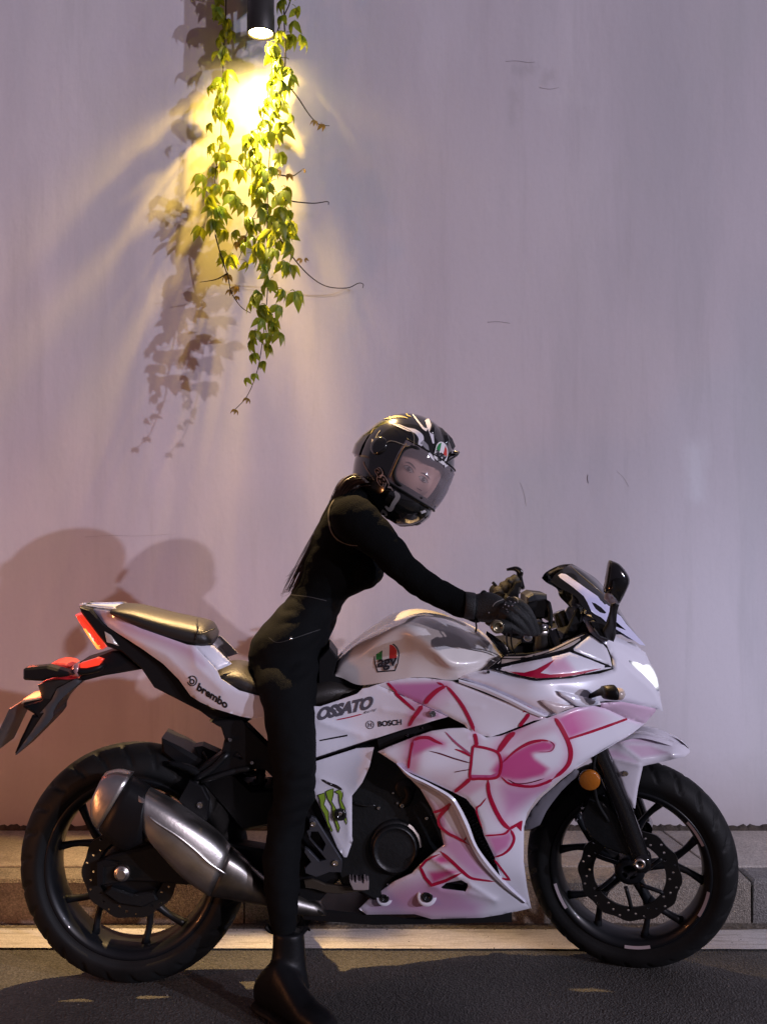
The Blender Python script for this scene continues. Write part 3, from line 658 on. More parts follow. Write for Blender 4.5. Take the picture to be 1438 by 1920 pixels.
# ---- rear axle, swingarm, chain adjuster
ax = FB.P(229, 1638, .105)
mb = MB(); lathe(mb, ax, [(.0205,.02),(.0205,.0),(.018,-.003),(.014,-.003),(.013,-.010),(.008,-.010),(.0075,-.006),(.0005,-.006)], 24); lathe(mb, ax, [(.0125,-.002),(.0125,-.012),(.0005,-.012)], 6, False); mb.obj('rear_axle_nut', M_steel, bike)
prism('swingarm', z2((525,625),(600,590),(720,560),(900,520),(1200,520),(1440,560),(1440,700),(1150,760),(900,740),(700,730),(530,755)), .04, .095, M_engine, bike, bev=.006)
prism('swingarm', z2((525,625),(600,590),(720,560),(900,520),(1200,520),(1440,560),(1440,700),(1150,760),(900,740),(700,730),(530,755)), -.12, -.075, M_engine, bike, bev=.004)
prism('rear_caliper', z2((560,790),(600,760),(720,800),(830,780),(850,830),(770,870),(640,850)), .05, .088, M_engine, bike, bev=.005)
prism('adjuster_plate', z2((522,628),(560,612),(640,618),(640,640),(560,650),(560,730),(535,760),(522,740)), .09, .100, M_black, bike, bev=.002)
# ---- exhaust
mb = MB(); loft(mb, [((265,1472),(276,1560),.165,.055),((330,1508),(300,1590),.165,.060),((400,1556),(345,1640),.16,.058),((432,1588),(395,1676),.155,.05)], 12, 4, pw=3.2)
mb.obj('muffler', M_steel, bike)
mb = MB(); loft(mb, [((432,1588),(395,1676),.155,.049),((462,1612),(440,1684),.15,.042),((500,1650),(505,1698),.14,.03),((540,1668),(555,1712),.12,.026),((600,1690),(612,1714),.09,.022)], 12, 4, pw=3)
mb.obj('exhaust_pipe', mat('exhaust_steel', (.24,.22,.20), .3, metal=1, var=.3, vscale=16), bike)
mb = MB(); loft(mb, [((244,1455),(188,1553),.165,.052),((277,1474),(232,1590),.165,.058),((279,1480),(272,1575),.165,.060)], 12, 3, pw=3.2); mb.obj('muffler_sleeve', M_black, bike)
mb = MB(); loft(mb, [((198,1449),(174,1500),.165,.040),((222,1443),(175,1535),.165,.047),((250,1449),(188,1553),.165,.053)], 12, 3, pw=3.2); mb.obj('muffler_tip', M_steel, bike)
mb = MB(); c = FB.P(184,1488,.165); loft(mb, [((197,1455),(177,1497),.165,.030),((205,1460),(186,1500),.165,.030)], 12, 1, pw=2.6); mb.obj('muffler_outlet', M_gloss, bike)
mb = MB(); tube(mb, [FB.P(*p) for p in z2((805,375,.222),(850,410,.224),(960,480,.224),(1060,560,.222),(1130,625,.22),(1225,690,.212))], [.002,.004,.0045,.004,.004,.001], 6, 5, flat=.4); mb.obj('muffler_ridge', M_steel, bike)
prism('muffler_strap', z2((1020,185),(1090,215),(1128,290),(1118,400),(1080,420),(1000,330),(960,290)), .10, .128, M_black, bike, bev=.003)
bolt(bike, *z2((1080,315))[0], .132, .0085)
# ---- frame, rearset bracket, engine (all black, behind the fairing)
prism('engine_block', [(640,1420),(720,1375),(900,1400),(960,1500),(950,1640),(880,1680),(700,1690),(640,1660),(600,1560)], -.13, .13, M_engine, bike, bev=.01)
prism('frame_spar', [(535,1345),(560,1335),(720,1370),(880,1330),(960,1250),(985,1270),(905,1400),(700,1440),(560,1500),(530,1440)], -.10, .10, M_black, bike, bev=.008)
prism('frame_plate', [(560,1430),(640,1480),(668,1400),(705,1398),(700,1500),(668,1600),(645,1640),(600,1690),(560,1690)], .02, .118, M_black, bike, bev=.004)
prism('sub_frame', zs((420,-60),(900,-80),(1360,380),(1410,760),(1380,790),(1260,670),(1130,660),(860,725),(760,760),(430,810),(310,720),(200,700),(600,420),(650,200),(600,40)), .06, .105, M_black, bike, bev=.003, holes=[zs((780,460),(830,410),(925,500),(880,515))])
prism('sub_frame', zs((420,-60),(900,-80),(1360,380),(1410,760),(1380,790),(1260,670),(1130,660),(860,725),(760,760),(600,420),(650,200),(600,40)), -.105, -.06, M_black, bike, bev=.003)
mb = MB(); tube(mb, [FB.P(*p) for p in zs((700,420,.108),(480,640,.112),(230,800,.116))], .008, 8, 3); tube(mb, [FB.P(*p) for p in zs((1070,640,.108),(780,690,.112),(300,850,.116))], .008, 8, 3)
tube(mb, [FB.P(*p) for p in zs((-200,560,.07),(100,640,.09),(280,760,.1),(200,900,.11))], [.008,.011,.013,.012], 8, 3); mb.obj('exhaust_hanger', M_engine, bike)
mb = MB(); tube(mb, [FB.P(*p) for p in zs((1190,600,.02),(1190,1000,.02))], .012, 10, 2, spl=False); mb.obj('frame_tube', M_black, bike)
prism('rear_mudguard', zs((-300,200),(0,340),(430,600),(820,720),(1060,960),(1400,960),(1400,1500),(900,1600),(600,1250),(300,900),(100,760),(-300,420)), -.06, .06, M_black, bike, bev=.01)
prism('hugger_bracket', zs((190,330),(310,310),(580,430),(460,600),(440,570),(340,390),(300,400),(430,600),(410,600),(270,470)), -.02, .03, M_black, bike)
for p in ((735,215),(1062,556),(283,1195)): bolt(bike, *zs(p)[0], .113, .0052)
prism('tank_pad', [(596,1236),(618,1213),(634,1234),(626,1264),(674,1285),(680,1292),(640,1304),(596,1300)], -.075, .078, M_black, bike, bev=.005)
# rear shock
mb = MB(); 
SP = [FB.P(470+22*t, 1420+120*t, 0) for t in np.linspace(0,1,2)]
for k in range(7):
    c = SP[0]+(SP[1]-SP[0])*(k/7); tube(mb, [c+Vector((.028*cos(a), .028*sin(a), .012*a/6.28)) for a in np.linspace(0,6.28,12)], .005, 6, 1, spl=False)
mb.obj('shock_spring', M_engine, bike)
# rearset (grey alloy plate with the foot peg side)
prism('rearset_plate', zr((160,360),(190,332),(260,362),(650,985),(655,1040),(640,1170),(460,1170),(350,1210),(260,1240),(100,1180),(85,1110),(180,1010),(80,860),(95,800),(150,830),(310,1000),(410,975),(150,640),(115,550),(160,520),(155,440)), .135, .150, mat('rearset_alloy', (.10,.105,.125), .35, metal=.75, var=.15), bike, holes=[zr((190,560),(290,560),(400,740),(360,850),(280,790),(170,660))], bev=.002)
bolt(bike, *zr((218,440))[0], .152, .0075); bolt(bike, *zr((548,1025))[0], .152, .0085); bolt(bike, *zr((740,1128))[0], .125, .004); bolt(bike, *zr((882,825))[0], .125, .0028); bolt(bike, *zr((940,470))[0], .125, .003)
prism('brake_pedal', zr((80,1290),(200,1270),(290,1300),(400,1350),(620,1375),(800,1370),(1000,1390),(960,1450),(640,1490),(420,1480),(250,1420),(100,1400)), .128, .138, mat('pedal_alloy', (.07,.055,.04), .45, metal=.5), bike, bev=.002)
prism('pedal_pad', zr((760,1310),(765,1275),(785,1275),(790,1310),(815,1265),(835,1320),(860,1320),(870,1275),(885,1300),(930,1300),(940,1275),(950,1335),(975,1335),(985,1270),(1005,1275),(1015,1310),(1030,1290),(1055,1300),(1050,1430),(975,1440),(820,1435)), .13, .165, mat('pedal_pad_alloy', (.55,.47,.48), .35, metal=.6), bike, bev=.002)
prism('belly_pan', [(560,1700),(700,1716),(760,1722),(960,1712),(960,1730),(700,1735),(570,1725)], -.08, .08, M_black, bike)
prism('side_stand', zr((60,1560),(120,1600),(380,1790),(350,1810),(60,1680)), .10, .118, M_steel_dark, bike)
# engine cover (round clutch case) and its details
cc = FB.P(744, 1588, .14)
ze_ = FB.P(739, 1587, .16)
k_ = (FB.P(839,1587,.15)-FB.P(739,1587,.15)).x/100
mb = MB(); c0 = FB.P(741, 1586, .12); q = k_
lathe(mb, c0, [(50*q,.01),(50*q,-.012),(47*q,-.02),(44*q,-.021)], 56, True, 1, 1.08); mb.obj('clutch_case', M_engine, bike)
mb = MB(); lathe(mb, (c0.x-.003, c0.y, c0.z), [(44*q,-.018),(42*q,-.030),(39*q,-.034),(38*q,-.034),(37*q,-.031),(30*q,-.031),(.0005,-.032)], 56, True, 1, 1.08); mb.obj('clutch_cover', M_engine, bike)
mb = MB(); n = 12; vs = []
for i in range(n+1):
    th = R(2+58*i/n); vs += [(c0.x+49.5*q*cos(th), c0.y-.0205, c0.z+49.5*q*1.08*sin(th)), (c0.x+45*q*cos(th), c0.y-.0225, c0.z+45*q*1.08*sin(th))]
mb.add(vs, [(2*i,2*i+1,2*i+3,2*i+2) for i in range(n)]); mb.obj('cover_rim', M_steel, bike)
for p, r in (((85,478),.0045),((468,440),.0055),((868,645),.0045),((322,228),.003),((235,1722),.003),((390,395),.003)): bolt(bike, *ze(p)[0], .133, r)
prism('cylinder_head', [(672,1420),(700,1388),(745,1400),(800,1440),(790,1490),(740,1500),(672,1492)], .05, .128, M_engine, bike, bev=.006)
mb = MB(); tube(mb, [FB.P(*p) for p in z5((90,770,.135),(130,790,.14),(190,800,.14),(245,795,.137))], .002, 6, 3); mb.obj('throttle_cable', M_steel_dark, bike)
mb = MB(); tube(mb, [FB.P(*p) for p in z5((440,640,.12),(480,700,.13),(470,760,.13),(420,790,.12))], .012, 8, 4); mb.obj('oil_hose', M_rubber, bike)
mb = MB(); lathe(mb, FB.P(760,1478,.125), [(20*q,.01),(20*q,-.006),(17*q,-.009),(.0005,-.009)], 24); mb.obj('starter_cover', M_engine, bike)
prism('radiator', z5((800,690),(890,740),(960,840),(1020,980),(1140,1260),(1135,1330),(1040,1240),(960,1120),(880,940),(800,790)), .10, .165, M_black, bike)
mb = MB()
for i in range(26):                                             # cooling fins seen through the slot
    t = i/25; x = 790+t*330; y = 720+t*560; a, b_ = z5((x-30, y+12), (x+40, y-30)); tube(mb, [FB.P(*a, .168), FB.P(*b_, .168)], .0016, 4, 1, spl=False)
mb.obj('radiator_fin', M_steel_dark, bike); bpy.context.scene.objects['radiator_fin']['kind'] = 'stuff'
prism('nose_core', [(1010,1215),(1100,1180),(1160,1230),(1190,1290),(1170,1340),(1060,1370),(960,1400),(900,1400),(930,1300)], -.09, .09, M_black, bike, bev=.01)

# ---- body surface: half width of the bike as seen from the side
SBODY = RBF([(150,1135,.03),(215,1150,.085),(300,1195,.105),(400,1235,.115),(250,1220,.075),(300,1255,.085),(360,1310,.10),(430,1345,.115),(480,1300,.13),(500,1350,.135),
    (600,1330,.15),(600,1410,.155),(690,1300,.155),(780,1335,.185),(740,1385,.18),(640,1480,.155),(655,1590,.145),(645,1610,.142),(610,1510,.15),(700,1405,.17),
    (720,1285,.16),(800,1290,.18),(860,1285,.195),(870,1350,.225),(960,1370,.245),(1020,1345,.25),(860,1400,.235),
    (720,1412,.195),(790,1440,.235),(890,1430,.25),(960,1460,.258),(1000,1440,.258),(1080,1400,.238),(1150,1355,.17),(1170,1345,.14),
    (950,1550,.225),(985,1530,.21),(975,1640,.165),(990,1700,.06),(960,1706,.08),(870,1650,.195),(800,1650,.175),(800,1715,.125),(690,1706,.10),(760,1640,.17),(840,1560,.21),(790,1500,.20),
    (1000,1280,.24),(940,1290,.225),(900,1262,.19),(1060,1300,.235),(1100,1260,.20),(1150,1290,.175),(1180,1260,.13),(1215,1260,.07),(1240,1330,.04),(1190,1320,.12),(1120,1200,.14),(1100,1165,.12),(1160,1200,.095),(1190,1200,.05),(1040,1230,.20),(960,1240,.185)])
tail_cr = [(z1((600,180),(760,250),(900,300),(1040,440),(1180,560)), .0, 30)]
# tail side panel
TAIL = z1((485,122),(560,128),(612,136),(650,175),(760,225),(1010,313),(1048,318),(1172,452),(1192,497),(1290,560),(1400,590),(1440,640),(1440,700),(1365,712),(1300,700),(1150,655),(1080,622),(1030,590),(965,500),(880,415),(760,330),(650,260),(560,200))
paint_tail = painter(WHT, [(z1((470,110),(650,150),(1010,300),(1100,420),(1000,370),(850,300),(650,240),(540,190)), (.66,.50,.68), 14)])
TAILS = RBF([(170,1145,.045),(215,1150,.085),(300,1190,.11),(360,1212,.118),(400,1240,.122),(250,1215,.078),(230,1195,.075),(320,1262,.092),(360,1310,.10),(430,1345,.115),(480,1310,.128),(500,1350,.135),(420,1290,.128),(380,1262,.122),(440,1270,.13)],
    creases=[(z1((540,200),(640,240),(760,300),(900,370),(1000,470),(1060,560)), .006, 12), (z1((1040,330),(1060,430),(1120,480),(1200,560)), .004, 9)])
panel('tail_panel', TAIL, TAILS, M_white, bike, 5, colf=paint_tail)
panel('tail_cap', z1((430,93),(500,97),(612,108),(650,130),(600,136),(485,122),(430,108)), RBF([(150,1135,.02),(180,1138,.04),(215,1142,.07),(225,1146,.08),(190,1142,.05)]), M_white, bike, 5, colf=painter(WHT, []))
surf('tail_deck', [[(150,1133,0),(151,1134,.02)],[(185,1136,0),(186,1139,.05)],[(215,1138,0),(218,1144,.075)],[(240,1150,0),(250,1165,.08)]], M_white, bike, colf=painter(WHT, []))
panel('seat_cowl', z1((1046,318),(1150,318),(1250,415),(1235,425),(1172,452)), RBF([(365,1212,.105),(400,1212,.095),(430,1245,.095),(408,1256,.11)]), M_white, bike, 4, colf=painter(WHT, []))
# undertail, tail lamp
prism('undertail', z1((428,108),(485,122),(560,200),(650,260),(760,330),(880,415),(965,500),(1030,590),(1150,655),(1365,712),(1320,735),(1210,768),(1080,672),(832,545),(765,445),(650,347),(580,325),(520,250),(438,140)), -.07, .072, M_black, bike, bev=.004)
mb = MB(); loft(mb, [((153,1147),(158,1152),.0,.070),((168,1160),(160,1160),0,.074),((186,1184),(172,1178),0,.074),((196,1205),(188,1202),0,.070),((201,1213),(196,1211),0,.05)], 14, 4, pw=4); tl = mb.obj('tail_lamp', M_red, bike)
mb = MB(); loft(mb, [((176,1172),(168,1172),0,.077),((188,1190),(178,1188),0,.077),((199,1211),(192,1208),0,.073)], 14, 3, pw=4); mb.obj('amber_lens', M_amber_on, tl)
panel('tail_reflection', z1((566,242),(600,262),(642,320),(610,308),(578,300)), const(.078), M_clear, bike, 5, thick=.003, rollw=2)  # pale plate put in for the reflection beside the tail lamp
# tail lamp holder, mudguard and number plate
prism('mudguard_arm', z1((650,347),(600,350),(545,372),(430,408),(430,440),(420,510),(440,512),(560,482),(765,447)), -.055, .055, M_black, bike, bev=.006)
prism('mudguard', zp((480,420),(540,370),(700,345),(930,345),(1020,370),(780,570),(690,680),(650,760),(650,810),(600,880),(220,1270),(190,1285),(180,1260),(240,1110),(390,800),(455,805),(380,760),(280,700),(290,650),(500,590),(515,570)), -.065, .065, M_black, bike, bev=.008)
panel('mudguard_side', zp((920,350),(1010,370),(780,570),(700,660),(655,750),(650,815),(600,885),(480,1010),(340,1150),(215,1275),(190,1280),(300,1120),(400,980),(545,760),(490,770),(640,600),(700,470)), const(.072), M_grey, bike, 6, rollw=4, roll=.003)
panel('mudguard_upper', zp((470,420),(540,385),(680,350),(900,350),(700,450),(620,590),(515,585),(500,520)), const(.069), mat('dark_plate_holder', (.02,.017,.016), .4), bike, 6, rollw=4, roll=.003)
# plate: a real plate across the back of the mudguard, seen edge on
A = FB.P(44,1313,.0); B = FB.P(2,1402,.0); ny = Vector((0,1,0)); dz = B-A; tn = dz.cross(ny).normalized()*.0012
mb = MB(); hw = .11; vs = []
for k in (-1, 1):
    for (u, v) in ((0,-1),(1,-1),(1,1),(0,1)): vs.append(A+dz*u+ny*hw*v+tn*k)
mb.add(vs, [(0,1,2,3),(7,6,5,4),(0,4,5,1),(1,5,6,2),(2,6,7,3),(3,7,4,0)], False); mb.obj('number_plate', M_plate, bike)
prism('plate_bracket', zp((285,600),(500,565),(545,590),(420,610),(300,635),(260,660)), -.05, .06, mat('bracket_tan', (.50,.36,.24), .5), bike, bev=.002)
# turn signals
prism('rear_turn_signal', zp((285,235),(310,215),(580,190),(830,262),(900,300),(760,330),(640,335),(520,378),(300,365),(283,345)), .085, .125, M_black, bike, bev=.006)
mb = MB(); loft(mb, [(zp((885,200))[0], zp((885,260))[0], .07,.008),(zp((930,155))[0], zp((920,310))[0], .085,.016),(zp((985,155))[0], zp((975,320))[0], .085,.018)], 12, 3); mb.obj('signal_lens', mat('pale_red_lens', (.5,.25,.25), .2, coat=1), bike)
mb = MB(); loft(mb, [(zp((975,200))[0], zp((975,300))[0], .085,.018),(zp((1100,190))[0], zp((1100,290))[0], .085,.018),(zp((1240,150))[0], zp((1240,250))[0], .08,.016),(zp((1290,150))[0], zp((1290,200))[0], .075,.01)], 12, 3); mb.obj('rear_turn_signal', M_black, bike)
prism('red_lit_stalk', zp((985,155),(1040,140),(1180,95),(1255,120),(1215,180),(1060,215),(985,215)), .07, .1, M_red, bike, bev=.004)  # tail lamp's glow on the stalk put in as glowing red
prism('red_lit_stalk', zp((600,175),(700,150),(800,160),(870,195),(790,225),(830,262),(700,225),(590,195)), -.06, .04, mat('red_lit_plastic', (.5,.06,.05), .4), bike, bev=.004)  # red light of the tail lamp put into the plastic's colour
prism('mudguard_trim', zp((560,365),(700,322),(860,308),(985,320),(930,345),(830,358),(700,350),(600,365),(500,400)), .06, .076, mat('dim_red_trim', (.45,.02,.03), .3, coat=1), bike, bev=.002)
# ---- seats
def seat(name, sts, **k): mb = MB(); loft(mb, sts, 18, 5, pw=2.7); return mb.obj(name, M_seat, bike)
seat('pillion_seat', [((216,1140),(216,1146),.0,.07),((226,1134),(228,1152),0,.095),((262,1136),(268,1172),0,.105),((320,1150),(318,1194),0,.11),((368,1160),(360,1207),0,.112),((394,1168),(392,1210),0,.108),((405,1186),(403,1204),0,.09)])
seat('rider_seat', [((409,1256),(409,1262),.0,.10),((422,1246),(430,1276),0,.115),((455,1244),(455,1290),0,.12),((500,1262),(500,1310),0,.12),((560,1275),(560,1318),0,.115),((620,1262),(620,1318),0,.105),((660,1275),(660,1304),0,.09),((679,1288),(679,1296),0,.07)])
mb = MB()
for pts in (zs_ for zs_ in ([(370,1161,.06),(372,1178,.11),(366,1200,.112)], [(404,1178,.08),(385,1186,.108),(366,1190,.112)])): tube(mb, [FB.P(*p) for p in pts], .0016, 5, 4)
mb.obj('seat_piping', M_seat, bike)
# ---- tank
TK = [[(626,1262,.0),(627,1263,.04),(627,1264,.06),(627,1265,.07),(627,1267,.075)],
 [(634,1236,0),(636,1238,.05),(640,1244,.078),(642,1256,.082),(643,1272,.085)],
 [(668,1204,0),(669,1209,.06),(672,1226,.098),(672,1252,.10),(672,1284,.112)],
 [(711,1178,0),(711,1184,.08),(711,1200,.130),(711,1238,.122),(711,1281,.138)],
 [(750,1160,0),(750,1166,.09),(750,1180,.152),(750,1226,.142),(750,1274,.155)],
 [(782,1152,0),(782,1158,.10),(780,1186,.176),(778,1230,.160),(776,1270,.165)],
 [(812,1152,0),(812,1163,.12),(812,1210,.190),(812,1240,.176),(812,1271,.172)],
 [(845,1158,0),(845,1174,.125),(845,1236,.194),(845,1258,.186),(845,1276,.175)],
 [(880,1171,0),(880,1190,.12),(882,1236,.176),(882,1256,.178),(882,1268,.168)],
 [(910,1190,0),(911,1202,.08),(912,1225,.14),(912,1244,.155),(912,1256,.155)],
 [(941,1228,0),(941,1230,.04),(941,1233,.07),(941,1236,.09),(941,1241,.105)]]
surf('fuel_tank', TK, M_white, bike, 8, 7, colf=painter((.76,.71,.69), []))
TANKS = RBF([(p[0],p[1],p[2]) for c in TK for p in c[2:] if p[0] > 630])
# ---- fairing pieces
def with_creases(f, lift, cr):
    def g(P):
        P = np.atleast_2d(np.array(P, float))[:,:2]; s = f(P)+lift
        for pl, amp, wd in cr: s = s+amp*np.exp(-dist_poly(P, pl, False)/wd)
        return s
    return g
FAIR = painter(WHT, [])
M_MID = z4((-330,830),(-200,800),(0,808),(100,775),(250,722),(285,688),(330,680),(385,660),(500,712),(700,803),(862,877),(750,908),(700,925),(560,962),(375,1022),(0,1145),(-120,1190),(-330,1000))
midp = painter(WHT, [(z4((690,800),(625,890),(598,942)), (.62,.15,.36), -12), (z4((505,715),(700,803),(862,877),(640,900),(640,830)), (.64,.32,.50), 8), (z4((640,760),(760,820),(700,900),(600,940)), (.66,.40,.55), 10)])
MID_S = with_creases(SBODY, .002, [(z4((420,830),(560,850),(740,905)), .004, 5), (z4((0,910),(140,960),(280,1000)), .005, 8)]); panel('side_panel', M_MID, MID_S, M_white, bike, 5, colf=midp)
M_LOW = z3((740,92),(990,12),(1112,4),(1080,140),(1030,250),(960,340),(960,620),(965,650),(925,765),(905,765),(860,700),(720,380),(650,240),(650,120))
panel('lower_side_panel', M_LOW, SBODY, M_white, bike, 5, colf=FAIR, lift=-.006, creases=[(z3((740,230),(800,250),(900,300),(930,470),(940,620)), .003, 6)])
M_UP = z4((388,660),(450,640),(600,615),(700,614),(900,640),(930,650),(1180,750),(1438,848),(1530,888),(1438,903),(1240,983),(1150,1013),(1080,1000),(1000,966),(972,930),(862,874),(700,799),(500,708))
upp = painter(WHT, [(z4((850,668),(790,700),(735,750),(705,790)), (.66,.2,.4), -10), (z4((850,667),(905,730),(960,805),(1010,900),(1040,975)), (.74,.46,.6), -6), (z4((450,650),(800,640),(840,665),(720,780),(640,840),(560,770)), (.55,.20,.42), 7), (z4((700,760),(860,680),(900,740),(800,850),(740,820)), (.68,.36,.56), 12, (700,1300), (900,1330)), (z4((1400,840),(1530,885),(1360,930)), (.74,.50,.62), 8)])
UP_S = with_creases(SBODY, .001, [(z4((640,790),(760,830),(880,880),(972,930)), -.004, 5), (z4((870,790),(1000,800),(1090,810)), .002, 5)]); panel('upper_fairing', M_UP, UP_S, M_white, bike, 4, colf=upp)
# lower fairing, front piece with the bow
M_F = z5((260,415),(330,383),(520,308),(640,268),(760,250),(870,246),(940,268),(1030,314),(1130,302),(1300,237),(1438,180))+z7((545,1066),(710,1002),(800,985),(905,1010),(1030,1070),(1135,1102),(1060,1162),(890,1262),(720,1360))+z6((700,130),(550,215),(400,320),(260,410),(150,510),(92,600),(72,690),(70,900),(90,1050),(105,1130),(118,1190))+z5((1310,1485),(1135,1330),(1085,1160),(1012,1010),(992,930),(945,820),(885,748),(790,700),(600,612),(470,555),(390,500))
bowp = painter(WHT, [
    (z5((503,345),(490,420),(478,520)), PINK, -13), (z5((508,333),(620,315),(720,362)), PINK, -8), (z5((915,605),(860,660),(805,700)), PINK, -8), (z5((1040,620),(1060,750),(1120,880),(1195,960)), (.70,.30,.48), -8), (z5((1110,415),(1190,310),(1290,240)), (.72,.34,.52), -10), (z7((240,1268),(300,1185),(380,1110)), (.72,.34,.52), -12), (z6((262,22),(340,160),(356,240),(315,340),(130,438),(0,420)), (.70,.28,.46), -9), (z5((945,285),(955,365)), (.70,.3,.5), -8), (z5((1180,640),(1300,665),(1438,650)), (.68,.28,.46), -10),
    (z5((500,335),(620,312),(720,352),(600,400),(500,455)), PINK, 5), (z5((480,455),(560,430),(520,560),(480,540)), (.70,.40,.55), 10),
    (z7((262,1345),(340,1280),(430,1222),(520,1205),(585,1225),(560,1262),(470,1278),(410,1300),(500,1373),(262,1373)), DPINK, 6), (z6((0,235),(100,190),(200,165),(255,185),(240,218),(110,225),(140,270),(225,330),(190,372),(80,392),(0,388)), DPINK, 6),
    (z6((-130,340),(-60,250),(20,240),(120,300),(160,370),(60,400),(-80,400)), DPINK, 8),
    (z7((605,1068),(710,1010),(830,1010),(1000,1068),(680,1190),(640,1140)), PINK, 7, (1075,1360), (1155,1335)),
    (z7((740,1005),(905,1012),(1030,1072),(1135,1102),(1200,1010),(880,985)), (.70,.45,.66), 10),
    (z7((290,1250),(420,1120),(560,1090),(620,1130),(500,1180),(330,1260)), (.72,.52,.64), 12),
    (z5((1050,620),(1150,640),(1300,760),(1250,900),(1210,930),(1120,800)), (.74,.56,.68), 20),
    (z6((-60,440),(120,450),(220,440),(60,560),(-40,620)), (.62,.30,.50), 16),
    (z5((1030,1010),(1130,1000),(1200,975),(1215,1030),(1185,1100),(1085,1160)), (.60,.22,.42), 9),
    (z5((850,620),(1020,620),(1020,660),(900,730),(830,700)), (.72,.48,.62), 8), (z5((840,980),(1000,960),(1010,1010)), (.72,.48,.62), 6),
    (z5((650,560),(800,560),(760,690),(620,620)), (.74,.64,.72), 20)])
FR_S = with_creases(SBODY, .003, [(z5((470,470),(640,400),(860,330),(900,318)), .004, 6)]); panel('front_fairing', M_F, FR_S, M_white, bike, 3.6, colf=bowp, roll=.004, rollw=7)
# lower fairing, rear piece (belly)
M_B = z5((480,600),(560,645),(740,730),(800,800),(860,930),(910,1060),(1000,1200),(1160,1370),(1280,1468),(1340,1505),(1342,1525),(1180,1562),(1000,1592),(640,1602),(520,1567),(180,1570),(125,1530),(190,1468),(380,1333),(500,1278),(560,1215),(600,1178),(727,1076),(702,960),(640,815),(560,678))
vent = z5((705,1378),(745,1345),(850,1325),(895,1350),(898,1372),(880,1408),(800,1398),(720,1388))
belp = painter(WHT, [(z5((700,870),(688,900),(720,965),(820,1025)), (.62,.2,.4), -7), (z5((650,845),(740,810)), (.62,.2,.4), -6), (z5((180,1540),(300,1400),(620,1290),(760,1340),(900,1420),(1000,1500),(960,1590),(600,1590),(300,1560)), (.62,.38,.60), 26), (z5((700,1040),(800,1010),(900,1060),(980,1200),(1060,1300),(940,1310),(830,1220),(720,1110)), (.66,.38,.60), 14),
    (z5((600,1230),(780,1170),(850,1240),(700,1270)), (.74,.70,.74), 8), (z5((620,1270),(760,1250),(850,1260),(650,1350)), DPINK, 6), (z5((640,1180),(720,1140),(790,1200),(700,1210)), DPINK, 6), (z5((560,720),(700,800),(700,840),(620,800)), (.70,.48,.62), 10), (z5((690,880),(720,860),(740,940),(720,950)), (.60,.25,.45), 6)])
BE_S = with_creases(SBODY, 0, [(z5((640,1170),(750,1250),(900,1350),(1090,1470)), .007, 6), (z5((640,1370),(760,1385),(900,1415),(1090,1472)), .005, 6)]); panel('belly_fairing', M_B, BE_S, M_white, bike, 4, colf=belp, holes=[vent], roll=.004, rollw=7)
prism('vent_well', z5((690,1370),(760,1330),(900,1330),(905,1400),(860,1415),(700,1400)), .08, .150, M_gloss, bike)
# bright flange between the two pieces
def ridge(name, L_, R_, lift, m=M_white, col=WHT, sf=SBODY, depth=.012, both=True):
    n = 6; a = np.array(catmull(L_, n)); b_ = np.array(catmull(R_, n)); m_ = min(len(a), len(b_)); a = a[:m_]; b_ = b_[:m_]; mid = (a*.45+b_*.55)
    mb = MB(); rows = [(a, -.001), (a*.9+mid*.1, lift*.7), (mid, lift), (b_*.9+mid*.1, lift*.6), (b_, lift*.5-.002), (b_, -depth)]
    vs = []; 
    for P_, l in rows: vs += [FB.P(x, y, s+l) for (x, y), s in zip(P_, sf(P_))]
    fs = [(r*m_+i, r*m_+i+1, (r+1)*m_+i+1, (r+1)*m_+i) for r in range(len(rows)-1) for i in range(m_-1)]
    mb.add(vs, fs, False, 0, [col]*len(vs)); me = mb.mesh(name); o = link(name, me, m, bike)
    if both: o2 = link(name, me, m, bike); o2.scale = (1,-1,1)
    return o
ridge('fairing_flange', z5((388,500),(480,604),(600,662),(745,752),(800,830),(860,960),(915,1080),(1000,1220),(1150,1375),(1300,1490)), z5((392,498),(490,570),(610,628),(775,720),(840,800),(905,930),(962,1080),(1062,1220),(1180,1360),(1310,1486)), .015)
ridge('fairing_lip', z7((0,850),(150,905),(300,970),(420,1030),(500,1062)), z7((0,828),(150,870),(300,935),(430,1000),(545,1055)), .008)
# nose and upper cowl
M_N = z7((5,822),(40,800),(95,785),(190,768),(300,795),(475,832),(700,815),(860,795),(945,768),(940,700),(905,620),(805,548),(768,470),(775,432),(850,440),(905,480),(950,560),(1010,590),(1140,662),(1185,762),(1215,850),(1222,900),(1250,1025),(1205,1005),(1100,990),(1000,966),(900,962),(800,972),(715,985),(600,1045),(545,1055),(430,1000),(300,935),(150,870))
nosep = painter(WHT, [(z7((300,930),(480,950),(640,930),(620,960),(540,1050),(420,1000)), (.76,.68,.73), 8)])
panel('nose_cowl', M_N, SBODY, M_white, bike, 4.5, colf=nosep, lift=.0, roll=.010, rollw=9, creases=[(z7((860,600),(960,700),(1060,790),(1180,900),(1240,1000)), .006, 7), (z7((60,830),(260,860),(420,865),(560,830)), .003, 8), (z7((905,620),(1010,660),(1130,740)), .004, 6), (z7((620,900),(760,930),(900,960),(1100,990)), -.004, 6)])
surf('nose_bridge', [[(1140,1212,.0),(1140,1216,.04),(1128,1222,.09)],[(1185,1205,.0),(1175,1215,.05),(1160,1225,.09)],[(1216,1240,0),(1206,1246,.05),(1190,1255,.09)],[(1234,1290,0),(1226,1292,.05),(1205,1300,.08)],[(1241,1332,0),(1234,1330,.03),(1222,1330,.05)]], M_white, bike, colf=painter(WHT, []))
cp = z7((230,765),(330,738),(560,692),(680,660),(800,705),(935,760),(700,808),(475,826),(340,795))
